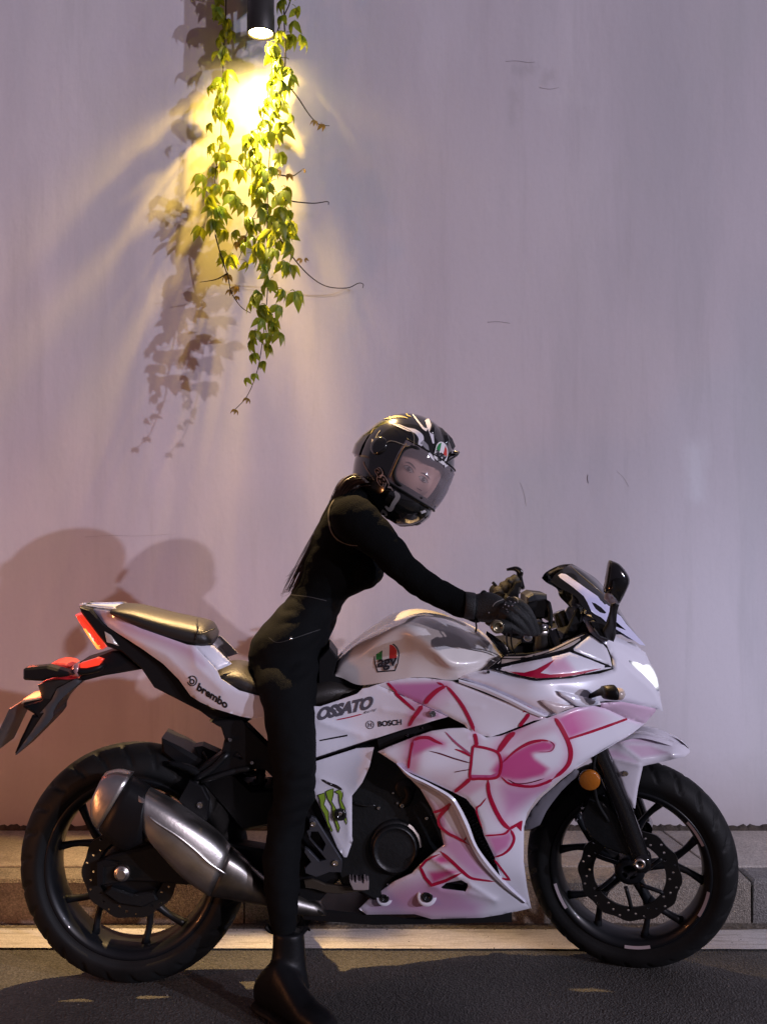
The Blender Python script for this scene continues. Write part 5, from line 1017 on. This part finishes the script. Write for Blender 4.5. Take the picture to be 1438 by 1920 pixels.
# gentle folds in the cloth
from mathutils import noise as mn
co = np.zeros(len(body.data.vertices)*3, dtype=np.float32); body.data.vertices.foreach_get('co', co); co = co.reshape(-1,3); nn = np.zeros_like(co); body.data.vertex_normals.foreach_get('vector', nn.ravel()) if False else None
for v in body.data.vertices:
    p = v.co; a = mn.noise((p.x*16+p.z*9, p.y*8, p.z*26-p.x*8)); k = .0042 if p.z > .3 else .003
    if p.z < .62 and p.z > .42 and p.x < .05: k = .0065
    v.co = p + v.normal*k*(abs(a)*1.6-.4)
BB = BVHTree.FromPolygons([v.co.copy() for v in body.data.vertices], [tuple(p.vertices) for p in body.data.polygons])
def hit(bvh, px, py, lift):
    d = (FP.r @ Vector(((px-CXP)/F, 1, -(py-HOR)/F))).normalized(); h = bvh.ray_cast(FP.o, d)
    if h[0] is None: return None
    n = h[1] if h[1].dot(d) < 0 else -h[1]; return h[0]+n*lift-d*lift*.3
def pstroke(mb, bvh, pts, wd, col=(1,1,1), lift=.0015, n=8, taper=True, spl=True):
    C = np.array(catmull(pts, n)) if spl and len(pts) > 2 else np.array(poly_open(pts, 2)); d = np.gradient(C, axis=0); d /= (np.linalg.norm(d, axis=1)[:,None]+1e-9); q = np.stack([-d[:,1], d[:,0]], 1); m = len(C)
    ww = np.interp(np.linspace(0,1,m), np.linspace(0,1,len(wd)), wd)/2 if isinstance(wd, (list, tuple)) else np.full(m, wd/2.)
    prev = None; last = None
    for i in range(m):
        a = [hit(bvh, *(C[i]+q[i]*ww[i]*k), lift) for k in (1, 0, -1)]
        if any(x is None for x in a): prev = None; continue
        b_ = mb.add(a, [], False, 0, [col]*3)
        if prev is not None:
            mb.f += [(prev, prev+1, b_+1, b_), (prev+1, prev+2, b_+2, b_+1)]; mb.sm += [True]*2; mb.mi += [0]*2
        prev = b_
def ppoly(mb, bvh, V, T, col, lift):
    pts = [hit(bvh, x, y, lift) for x, y in V]; ok = [t for t in T if all(pts[i] is not None for i in t)]; pts = [p if p is not None else Vector((0,0,-9)) for p in pts]
    used = sorted({i for t in ok for i in t}); mp = {k: i for i, k in enumerate(used)}; mb.add([pts[i] for i in used], [tuple(mp[i] for i in t) for t in ok], False, 0, [col]*len(used))
def ppatch(mb, bvh, outline, col, lift=.0015, step=3): V, T, _ = tess(outline, step); ppoly(mb, bvh, V, T, col, lift)
def ptext(mb, bvh, txt, o, r, u, col, lift=.002, **k):
    V, T = text2d(txt, **k); V = V.copy(); V[:,0] /= V[:,0].max(); ppoly(mb, bvh, np.array(o, float)+V[:,:1]*np.array(r, float)+V[:,1:]*np.array(u, float), T, col, lift)
M_seam = mat('seam_thread', (.10,.092,.08), .7)
mb = MB(); pstroke(mb, BB, z8((350,645),(322,700),(318,770),(335,840),(372,888),(430,915),(495,923)), [1.2,2.2,2.4,2.4,2.2,1.4], lift=.002); mb.obj('sleeve_seam', M_seam, body)
mb = MB(); pstroke(mb, BB, z8((72,1226),(130,1232),(215,1243),(300,1262)), 1.6, lift=.002); pstroke(mb, BB, [(505,1196),(520,1205),(546,1199),(572,1190),(600,1180)], 1.2, lift=.002); mb.obj('waist_seam', mat('seam_dark', (.03,.03,.03), .7), body)
mb = MB(); c = hit(BB, 546, 1198, .001); lathe(mb, c, [(.0045,.001),(.004,-.0015),(.0005,-.002)], 12); mb.obj('pocket_rivet', M_chrome, body)
# ---- boots
def boot(ank, heel, toe, tabs, name='boot'):
    """ank: rings of the shaft; heel, toe: points on the ground"""
    mb = MB(); h = Vector(heel); t = Vector(toe); ax_ = (t-h); L_ = ax_.length; ax_.normalize(); sd = Vector((0,0,1)).cross(ax_)
    def foot(sts, z0, g=0):
        rings = []
        for u, hw, ht in sts:
            c = h+ax_*L_*u; rings.append([c+sd*hw_*(hw+g)+Vector((0,0,z0+(ht)*v)) for hw_, v in [(cos(a)*abs(cos(a))**-.25 if abs(cos(a)) > .01 else 0, (sin(a)*.5+.5)) for a in np.linspace(0, 2*pi, 16, endpoint=False)]])
        return rings
    ringmesh(mb, foot([(-.02,.016,.055),(.0,.028,.075),(.08,.033,.10),(.18,.034,.125),(.30,.035,.14),(.42,.035,.118),(.54,.037,.092),(.68,.041,.070),(.84,.040,.062),(.94,.031,.052),(1.0,.015,.034)], .014))
    loft(mb, ank, 20, 4, fr=FP)
    o = remesh(mb, name, .0055, M_leather, person, 16)
    mb = MB(); ringmesh(mb, foot([(-.03,.018,.026),(.0,.031,.030),(.10,.037,.030),(.28,.037,.030),(.33,.036,.024),(.5,.040,.024),(.7,.045,.024),(.86,.044,.024),(.96,.034,.024),(1.02,.016,.022)], .0, .002), True, True, False); mb.obj('sole', M_rubber, o)
    for a, b_, c_, d_, s in tabs:
        m2 = MB(); tube(m2, [PP(*a, s), PP(*b_, s), PP(*c_, s), PP(*d_, s)], [.007,.008,.0075,.006], 8, 4, flat=.4); m2.obj('pull_tab', M_leather, o)
    return o
boot([((512,1742),(570,1746),.23,.036),((511,1770),(573,1774),.23,.036),((508,1798),(575,1804),.232,.036),((502,1824),(579,1832),.238,.037),((496,1840),(584,1856),.25,.038)], (-.308, -.20, 0), (-.115, -.40, 0), [((566,1752),(572,1744),(578,1739),(580,1745),.232),((514,1748),(505,1742),(500,1736),(506,1735),.232)])
boot([((522,1680),(564,1680),-.30,.040),((521,1700),(566,1700),-.30,.042),((518,1720),(570,1720),-.30,.043)], (-.290, .24, 0), (-.235, .50, 0), [])
# ---- helmet and head
Fv = Vector((.62,-.70,-.35)).normalized(); Lv = Vector((.60,.706,-.35)); Lv = (Lv-Fv*Lv.dot(Fv)).normalized(); Uv = Fv.cross(Lv)
HC = PP(757, 869, 0.0); HM = Matrix(((Fv.x,Lv.x,Uv.x,HC.x),(Fv.y,Lv.y,Uv.y,HC.y),(Fv.z,Lv.z,Uv.z,HC.z),(0,0,0,1)))
def hp(az, el, k=1.0, off=0):
    ca, sa, ce, se = cos(az), sin(az), cos(el), sin(el); f = max(0, ca)
    rx = .148; 
    if se < 0: rx += .020*f*min(1, -se*2.2)
    else: rx -= .004*f
    rz = .138 if se > 0 else .172+.012*f
    p = Vector((rx*ce*ca, (.125-.012*max(0,-se)*(1 if True else 0))*ce*sa, rz*se)); n = Vector((p.x/rx**2, p.y/.0156, p.z/rz**2)).normalized()
    if ca < 0: p.x *= 1-.10*(-ca)
    return HM @ (p*k+n*off)
def elmin(az): a = abs(az); return R(-57) if a < R(100) else R(-57)+R(20)*min(1, (a-R(100))/R(50))
AZ = [R(-180+3*i) for i in range(120)]; ELS = [R(e) for e in list(range(-57, 90, 3))]
mb = MB(); vs = []; fs = []
for el in ELS:
    for az in AZ: vs.append(hp(az, max(el, elmin(az))))
vs.append(hp(0, R(90)))
n = 120
for j in range(len(ELS)-1):
    for i in range(n):
        az = math.degrees(AZ[i])+1.5; el = math.degrees(ELS[j])+1.5
        if abs(az) < 57 and -21 < el < 18: continue
        fs.append((j*n+i, j*n+(i+1) % n, (j+1)*n+(i+1) % n, (j+1)*n+i))
fs += [((len(ELS)-1)*n+i, (len(ELS)-1)*n+(i+1) % n, len(vs)-1) for i in range(n)]
mb.add(vs, fs); M_helm = mat('helmet_shell', (.010,.010,.010), .10, coat=1, spec=.6, var=.3)
helmet = mb.obj('helmet', M_helm, person)
HB = BVHTree.FromPolygons([Vector(v) for v in vs], fs+[(14*n+i,14*n+(i+1)%n,24*n+(i+1)%n,24*n+i) for i in range(0)])
mb = MB(); rings = []                                            # dark lining
ringmesh(mb, [[hp(az, max(el, elmin(az)), .90) for az in AZ[::3]] for el in (R(-57),R(-48),R(-38),R(-27))], False); mb.obj('helmet_lining', M_black, helmet)
# opening gasket
def rrect(a, e0, e1, r, m=8):
    out = []
    for cx_, cy_, t0 in ((a-r, e1-r, 0), (-a+r, e1-r, 90), (-a+r, e0+r, 180), (a-r, e0+r, 270)):
        out += [(cx_+r*cos(R(t0+90*i/m)), cy_+r*sin(R(t0+90*i/m))) for i in range(m+1)]
    return out
def dens(P_, k=3): return [((a[0]*(k-i)+b_[0]*i)/k, (a[1]*(k-i)+b_[1]*i)/k) for a, b_ in zip(P_, P_[1:]+P_[:1]) for i in range(k)]
G = dens(rrect(56.5, -20.5, 17, 12)); mb = MB(); tube(mb, [hp(R(a), R(e), .992) for a, e in G]+[hp(R(G[0][0]), R(G[0][1]), .992)], .0062, 8, 1, spl=False, caps=False); mb.obj('eyeport_gasket', M_rubber, helmet)
# visor: black side plates and a smoked shield
def hpatch(name, az0, az1, e0, e1, k, m, parent, na=20, ne=12, shape=None):
    mb = MB(); vs = []
    for j in range(ne+1):
        for i in range(na+1):
            a = az0+(az1-az0)*i/na; e = e0+(e1-e0)*j/ne
            if shape: a, e = shape(a, e)
            vs.append(hp(R(a), R(e), k))
    mb.add(vs, [(j*(na+1)+i, j*(na+1)+i+1, (j+1)*(na+1)+i+1, (j+1)*(na+1)+i) for j in range(ne) for i in range(na)]); return mb.obj(name, m, parent)
def smoke():
    m = bpy.data.materials.new('smoked_visor'); m.use_nodes = True; nt = m.node_tree; L = nt.links; nt.nodes.remove(nt.nodes['Principled BSDF']); out = nt.nodes['Material Output']
    t = node(nt, 'ShaderNodeBsdfTransparent'); t.inputs[0].default_value = (.88,.82,.80,1); g = node(nt, 'ShaderNodeBsdfGlossy'); g.inputs['Roughness'].default_value = .06; g.inputs[0].default_value = (.9,.9,.95,1)
    d = node(nt, 'ShaderNodeBsdfDiffuse'); d.inputs[0].default_value = (.52,.44,.47,1); m1 = node(nt, 'ShaderNodeMixShader'); m1.inputs[0].default_value = .27; L.new(t.outputs[0], m1.inputs[1]); L.new(d.outputs[0], m1.inputs[2])  # milky diffuse share stands in for the shield's pale reflection
    lw = node(nt, 'ShaderNodeFresnel'); lw.inputs[0].default_value = 1.45; m2 = node(nt, 'ShaderNodeMixShader'); L.new(lw.outputs[0], m2.inputs[0]); L.new(m1.outputs[0], m2.inputs[1]); L.new(g.outputs[0], m2.inputs[2]); L.new(m2.outputs[0], out.inputs[0]); return m
vsh = lambda a, e: (a, e if e < 0 else e*(1-.10*(abs(a)/86)**2))
visor = hpatch('visor', -60, 60, -23, 20, 1.022, smoke(), helmet, 40, 14)
for s_ in (-1, 1):
    hpatch('visor_side', s_*60, s_*92, -23, 20, 1.0225, M_helm, visor, 12, 12, lambda a, e: (a, -4+(e+4)*(1-.62*max(0, (abs(a)-66)/26)**1.5)))
    mb = MB(); c0 = hp(R(s_*84), R(0), 1.03); nrm = (hp(R(s_*84), 0, 1.1)-hp(R(s_*84), 0, 1.0)).normalized()
    u = nrm.orthogonal().normalized(); v = nrm.cross(u)
    ringmesh(mb, [[c0+nrm*h_+(u*cos(t)+v*sin(t))*r_ for t in np.linspace(0, 2*pi, 24, endpoint=False)] for r_, h_ in ((.026,-.006),(.025,.002),(.021,.005),(.010,.006),(.0005,.006))], False); mb.obj('pivot_cover', M_helm, visor)
    mb = MB(); tube(mb, [hp(R(s_*57.5), R(e), 1.026) for e in (-19,-11,-3,6,15)], [.001,.0018,.0016,.0014,.001], 6, 4); mb.obj('visor_edge', mat('amber_edge_glint', (.45,.24,.08), .3, coat=1), visor)  # amber reflection along the opening's edge put into the tube's colour
mb = MB(); tube(mb, [hp(R(a), R(20.5), 1.024) for a in range(-60, 61, 10)], .0022, 6, 3); tube(mb, [hp(R(a), R(-23.2), 1.022) for a in range(-60, 61, 10)], .0026, 6, 3); mb.obj('visor_rim', M_rubber, visor)
VB = BVHTree.FromPolygons([hp(R(a), R(e), 1.024) for e in range(-56, 91, 4) for a in range(-180, 181, 6)], [(j*61+i, j*61+i+1, (j+1)*61+i+1, (j+1)*61+i) for j in range(36) for i in range(60)])
# chin bar: vent shape and chin spoiler
mb = MB(); ringmesh(mb, [[hp(R(a), R(e), 1.0, o) for a in range(-50, 51, 5)] for e, o in ((-26,.001),(-30,.009),(-37,.012),(-45,.010),(-53,.004),(-57,.001))], False, False); mb.obj('chin_bar', M_helm, helmet)
mb = MB()
for s_ in (-1, 1): ringmesh(mb, [[hp(R(s_*a), R(e+.12*(a-20)), 1.0, .0115) for a in (16,22,28,34,40)] for e in (-37,-40,-43)], False, False)
mb.obj('chin_vent', M_black, helmet)
# rear spoiler and top vents
mb = MB(); ringmesh(mb, [[hp(R(a), R(e), 1.0, o*max(.05, cos((a-180)*pi/160))) for a in range(110, 251, 7)] for e, o in ((14,.0),(4,.012),(-6,.020),(-14,.018),(-16,.004))], False, False); mb.obj('rear_spoiler', M_helm, helmet)
mb = MB()
for a0 in (0, 34, -34):
    ringmesh(mb, [[hp(R(a0+a), R(e), 1.0, o if abs(a) < 5 else .0005) for a in (-9,-5,-2,2,5,9)] for e, o in ((44,.001),(47,.009),(56,.009),(66,.004),(70,.0005))], False, False)
mb.obj('top_vent', M_gloss, helmet)
mb = MB(); tube(mb, [hit(VB, *zh(p)[0], .004) or HC for p in ((1160,700),(1210,670),(1262,600),(1268,560))], [.004,.006,.007,.004], 8, 4, flat=.5); mb.obj('brow_vent', M_gloss, helmet)
# painted helmet graphics
M_hp = mat('helmet_print', (.5,.5,.5), .55, vcol=True, spec=.2)
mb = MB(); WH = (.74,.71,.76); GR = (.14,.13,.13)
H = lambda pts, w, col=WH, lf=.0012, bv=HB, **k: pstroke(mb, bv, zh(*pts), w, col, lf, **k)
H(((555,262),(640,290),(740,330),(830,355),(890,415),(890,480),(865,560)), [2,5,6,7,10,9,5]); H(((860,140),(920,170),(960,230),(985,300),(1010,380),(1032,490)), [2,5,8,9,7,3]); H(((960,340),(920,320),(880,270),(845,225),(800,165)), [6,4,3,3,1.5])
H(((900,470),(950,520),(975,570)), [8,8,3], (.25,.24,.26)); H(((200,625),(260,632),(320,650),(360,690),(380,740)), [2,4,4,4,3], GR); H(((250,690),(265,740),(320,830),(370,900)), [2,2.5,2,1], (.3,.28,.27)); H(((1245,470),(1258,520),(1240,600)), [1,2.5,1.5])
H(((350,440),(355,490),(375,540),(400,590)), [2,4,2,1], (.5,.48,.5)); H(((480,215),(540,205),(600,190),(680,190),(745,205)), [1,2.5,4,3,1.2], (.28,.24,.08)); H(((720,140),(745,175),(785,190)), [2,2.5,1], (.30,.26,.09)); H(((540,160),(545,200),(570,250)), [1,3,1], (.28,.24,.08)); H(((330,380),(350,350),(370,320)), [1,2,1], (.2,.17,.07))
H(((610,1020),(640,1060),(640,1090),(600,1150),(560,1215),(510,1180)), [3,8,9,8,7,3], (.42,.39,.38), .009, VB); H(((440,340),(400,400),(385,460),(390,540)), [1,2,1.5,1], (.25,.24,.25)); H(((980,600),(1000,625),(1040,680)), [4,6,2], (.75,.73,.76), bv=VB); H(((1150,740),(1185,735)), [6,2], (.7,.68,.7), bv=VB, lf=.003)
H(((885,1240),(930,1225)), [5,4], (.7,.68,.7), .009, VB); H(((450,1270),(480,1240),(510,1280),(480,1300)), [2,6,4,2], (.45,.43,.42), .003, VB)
mb.obj('helmet_graphic', M_hp, helmet)
mb = MB()
o = np.array(zh((358,800))[0]); rt = np.array(zh((500,1062))[0])-o; up = np.array((13.5,-7.5))
for d_, c_, l_ in ((1.16, (.62,.48,.44), .0018), (1, (.006,.006,.006), .0026)): ptext(mb, VB, 'agv', o-(d_-1)*.5*up-(d_-1)*.2*rt*.4, rt*(1+(d_-1)*.2), up*d_, c_, l_+.002, bold=.075 if d_ > 1 else .02)
mb.obj('side_lettering', M_hp, helmet); mb = MB()
q = lambda u, v: tuple(np.array(zh((1122,590))[0])+np.array((62,48))*.1669*u*1.05+np.array((22,-92))*.1669*v*1.18)
sh = [q(-1,.1)]+[q(-cos(a), .1+.9*sin(a)) for a in np.linspace(.2, pi-.2, 12)]+[q(1,.1),q(1,-.75),q(.8,-.98),(q(-.9,-.98)),q(-1,-.7)]
ppatch(mb, VB, sh, (.75,.73,.73), .001, 2.5); ppatch(mb, VB, [q(-.85,.15),q(-.7,.55),q(-.35,.85),q(-.3,-.05),q(-.85,-.05)], (.02,.22,.06), .0016, 2.5); ppatch(mb, VB, [q(.3,.85),q(.7,.55),q(.85,.15),q(.85,-.05),q(.3,-.05)], (.55,.06,.05), .0016, 2.5)
ptext(mb, VB, 'agv', q(-.85,-.88), np.array(q(.8,-.88))-np.array(q(-.85,-.88)), np.array(q(-.85,-.08))-np.array(q(-.85,-.88)), INK, .004, bold=.02)
mb.obj('helmet_badge', M_hp, helmet)
mb = MB(); pstroke(mb, VB, zh((480,555),(500,500),(540,468),(600,470),(700,505),(770,520)), 1.3, (.30,.26,.20), .003); pstroke(mb, VB, zh((575,262),(680,310),(790,370),(815,430),(812,520)), 1.3, (.22,.19,.14), .004); mb.obj('visor_line', M_hp, helmet)
# chin strap
mb = MB(); tube(mb, [PP(*p) for p in ((690,905,.06),(708,940,.05),(722,965,.03),(735,972,.0))], .007, 8, 4, flat=.4); mb.obj('chin_strap', M_black, helmet)
# face
def fp(az, el):
    a, e = math.degrees(az), math.degrees(el); r = 1+.0; b_ = .150*exp(-(a/9)**2-((e+11)/13)**2)+.05*exp(-(a/24)**2-((e-16)/8)**2)-.045*exp(-((abs(a)-21)/11)**2-((e-2)/8)**2)+.03*exp(-((abs(a)-30)/14)**2-((e+22)/12)**2)+.05*exp(-(a/16)**2-((e+36)/7)**2)
    return HM @ (Vector((.096*cos(el)*cos(az), .086*cos(el)*sin(az), .112*sin(el)))*(r+b_)+Vector((.022,0,-.008)))
mb = MB(); A_ = [R(-180+4*i) for i in range(90)]; E_ = [R(-80+4*i) for i in range(41)]; vs = [fp(a, e) for e in E_ for a in A_]; fs = [(j*90+i, j*90+(i+1) % 90, (j+1)*90+(i+1) % 90, (j+1)*90+i) for j in range(40) for i in range(90)]
mb.add(vs, fs); face = mb.obj('head', M_skin, person); FBV = BVHTree.FromPolygons([Vector(v) for v in vs], fs)
M_fp = mat('face_detail', (.5,.5,.5), .45, vcol=True)
mb = MB()
ex = np.array((.80,.60))
for (cx_, cy_), sc in ((zh((757,776))[0], 1.25), (zh((920,892))[0], 1.2)):
    c = np.array((cx_, cy_)); yv = np.array((-.5,.86)); e_ = lambda u, v: tuple(c+ex*u*sc+yv*v*sc)
    ppatch(mb, FBV, [e_(-8.6,.6),e_(-5,-2.4),e_(0,-3.4),e_(5,-2.2),e_(8.4,1),e_(4,2.6),e_(-4,2.6)], (.55,.50,.48), .0008, 2); ppatch(mb, FBV, [e_(3.1*cos(t), 3.1*sin(t)-.3) for t in np.linspace(0, 2*pi, 12, endpoint=False)], (.035,.02,.014), .0014, 1.5); ppatch(mb, FBV, [e_(1.5+.7*cos(t), -1.2+.7*sin(t)) for t in np.linspace(0, 2*pi, 8, endpoint=False)], (.8,.8,.8), .0019, 1)  # white dot painted on each iris as a catchlight
    pstroke(mb, FBV, [e_(-9,.8),e_(-5,-2.8),e_(0,-3.9),e_(5,-2.8),e_(9.4,.4)], [.6,1.1,1.3,1.2,.8], (.04,.022,.018), .0016); pstroke(mb, FBV, [e_(-6,2.6),e_(0,3.4),e_(6,2.4)], .8, (.18,.08,.06), .0014); pstroke(mb, FBV, [e_(-9,-6),e_(-4,-8.2),e_(2,-8.4),e_(9,-6)], [1,1.9,1.9,.8], (.12,.07,.055), .0016)
mb.obj('eyes', M_fp, face)
mb = MB(); pstroke(mb, FBV, zh((845,985),(880,1005),(905,1018)), [1,1.6,1], (.22,.09,.07), .001); mb.obj('nostrils', M_fp, face)
# ---- hair
mb = MB(); loft(mb, [((668,886),(694,918),.02,.045),((645,896),(684,925),.03,.045),((632,914),(664,938),.03,.045),((621,953),(645,966),.025,.038),((614,989),(626,998),.02,.025),((600,1026),(608,1032),.015,.015)], 20, 5)
hr = random.Random(5)
path = [(684,898),(662,903),(645,920),(630,954),(612,990),(594,1026),(578,1060),(564,1090),(556,1110)]
for i in range(330):
    s0 = hr.uniform(-.05,.085); off = hr.gauss(0, 1); end = hr.randrange(6, 10); pts = []
    fly = hr.random() < .26; dx = hr.uniform(-11,-2) if fly else hr.uniform(-4,3)
    for k, (a, b_) in enumerate(path[:end]):
        q_ = k/8; pts.append(PP(a+(off*4.5+dx*q_*1.9)+(8-q_*6)*(hr.random()-.5)*.25, b_+off*4*(1-q_)+hr.uniform(-1,1), s0*(1-.6*q_)+.02))
    tube(mb, pts, [.0009]*(len(pts)-1)+[.0003], 4, 3)
for i in range(10):
    a, b_ = hr.choice([(648,899),(660,892),(644,905),(650,897)]); tube(mb, [PP(a+14, b_+8, .03), PP(a-4, b_-hr.uniform(-2,3), .03), PP(a-17-hr.random()*6, b_+hr.uniform(10,28), .03), PP(a-26-hr.random()*7, b_+hr.uniform(40,66), .03)], [.0005,.0005,.0004,.0002], 4, 5)
for i in range(16):
    y0 = hr.uniform(1040,1095); x0 = 575-(y0-1040)*.35; tube(mb, [PP(x0+6, y0-12, .02), PP(x0-4, y0+6, .02), PP(x0-15-hr.random()*10, y0+12+hr.random()*10, .02), PP(x0-26-hr.random()*8, y0+22+hr.random()*14, .02)], [.0007,.0006,.0004,.0002], 4, 4)
mb.obj('hair', M_hair, person)
# ---- gloves
mb = MB()
loft(mb, [((888,1119),(882,1166),.245,.033),((904,1122),(898,1172),.25,.031),((922,1118),(918,1176),.26,.028),((942,1122),(936,1176),.27,.027),((958,1132),(948,1174),.28,.022),((968,1142),(956,1170),.285,.014)], 18, 4)
for f in (((600,640,.285,.013),(720,650,.30,.0118),(830,740,.305,.0105),(905,870,.295,.0098),(962,1045,.27,.0088)), ((560,700,.30,.013),(680,740,.315,.0112),(790,830,.315,.0102),(860,930,.30,.0094),(915,1045,.28,.0084)), ((520,780,.30,.013),(620,820,.32,.0108),(720,890,.32,.0098),(800,970,.305,.009),(865,1040,.285,.008)), ((480,850,.29,.012),(570,900,.315,.0098),(650,950,.318,.009),(730,1000,.31,.008),(790,1035,.30,.0072)), ((360,860,.23,.014),(470,930,.21,.0125),(580,985,.20,.0115),(690,1010,.20,.009))):
    tube(mb, [PP(*z9((a, b_))[0], s) for a, b_, s, r in f], [r for *_, r in f], 12, 4)
gl = remesh(mb, 'glove', .0026, M_glove, person, 3)
GB = BVHTree.FromPolygons([v.co.copy() for v in gl.data.vertices], [tuple(p.vertices) for p in gl.data.polygons])
mb = MB()
for a, b_, r in ((570,680,2),(612,700,2.4),(640,650,2),(655,695,2.2),(590,740,1.8),(600,770,1.6),(545,715,1.5),(690,655,2.4),(625,640,1.6),(370,775,2),(575,655,1.4),(668,672,1.4)):
    c = hit(GB, *z9((a, b_))[0], .001)
    if c: lathe(mb, c, [(r*.0011,.001),(r*.0008,-.0016),(.0002,-.002)], 8)
mb.obj('glove_stud', M_chrome, gl)
mb = MB(); pstroke(mb, GB, z9((415,700),(460,650),(560,612),(640,580),(710,605),(725,655)), 1.4, lift=.0015); mb.obj('glove_piping', mat('piping_grey', (.25,.24,.23), .5), gl)
mb = MB(); tube(mb, [PP(*z9((a, b_))[0], s) for a, b_, s in ((275,600,.26),(275,550,.26),(310,518,.26),(350,560,.26),(400,610,.27))], .004, 8, 4); tube(mb, [PP(*z9((a, b_))[0], s) for a, b_, s in ((205,870,.27),(215,950,.27),(205,1020,.27))], .0022, 6, 4); mb.obj('glove_strap', M_black, gl)
mb = MB(); loft(mb, [((884,1117),(880,1168),.245,.036),((892,1118),(888,1171),.247,.037),((903,1120),(899,1174),.25,.034)], 20, 3); mb.obj('glove_cuff', M_glove, gl)
mb = MB()
loft(mb, [(z9((330,600))[0], z9((350,700))[0],-.27,.026),(z9((400,535))[0], z9((440,660))[0],-.27,.03),(z9((480,462))[0], z9((545,600))[0],-.275,.034),(z9((590,380))[0], z9((640,540))[0],-.28,.034),(z9((690,335))[0], z9((715,470))[0],-.28,.028),(z9((735,330))[0], z9((745,400))[0],-.28,.014)], 18, 4)
for a, b_, c_, d_ in ((455,480,540,625),(525,420,610,570),(600,370,670,515),(668,340,715,440)):
    tube(mb, [PP(*z9((a, b_))[0], -.25), PP(*z9(((a+c_)/2+8, (b_+d_)/2-12))[0], -.235), PP(*z9((c_, d_))[0], -.25)], [.011,.0115,.010], 10, 4)
tube(mb, [PP(*z9((560,600))[0],-.24), PP(*z9((650,560))[0],-.225), PP(*z9((740,500))[0],-.225)], [.013,.012,.009], 10, 4)
g2 = remesh(mb, 'glove', .003, M_glove_lit, person, 3)
mb = MB(); tube(mb, [PP(*z9((a, b_))[0], -.25) for a, b_ in ((480,480),(440,430),(412,402))], .0045, 8, 3); tube(mb, [PP(*z9((a, b_))[0], -.22) for a, b_ in ((405,560),(470,530),(530,540),(560,560))], .004, 8, 4); tube(mb, [PP(*z9((a, b_))[0], -.22) for a, b_ in ((600,375),(650,430),(640,500))], .004, 8, 4); mb.obj('glove_strap', M_black, g2)
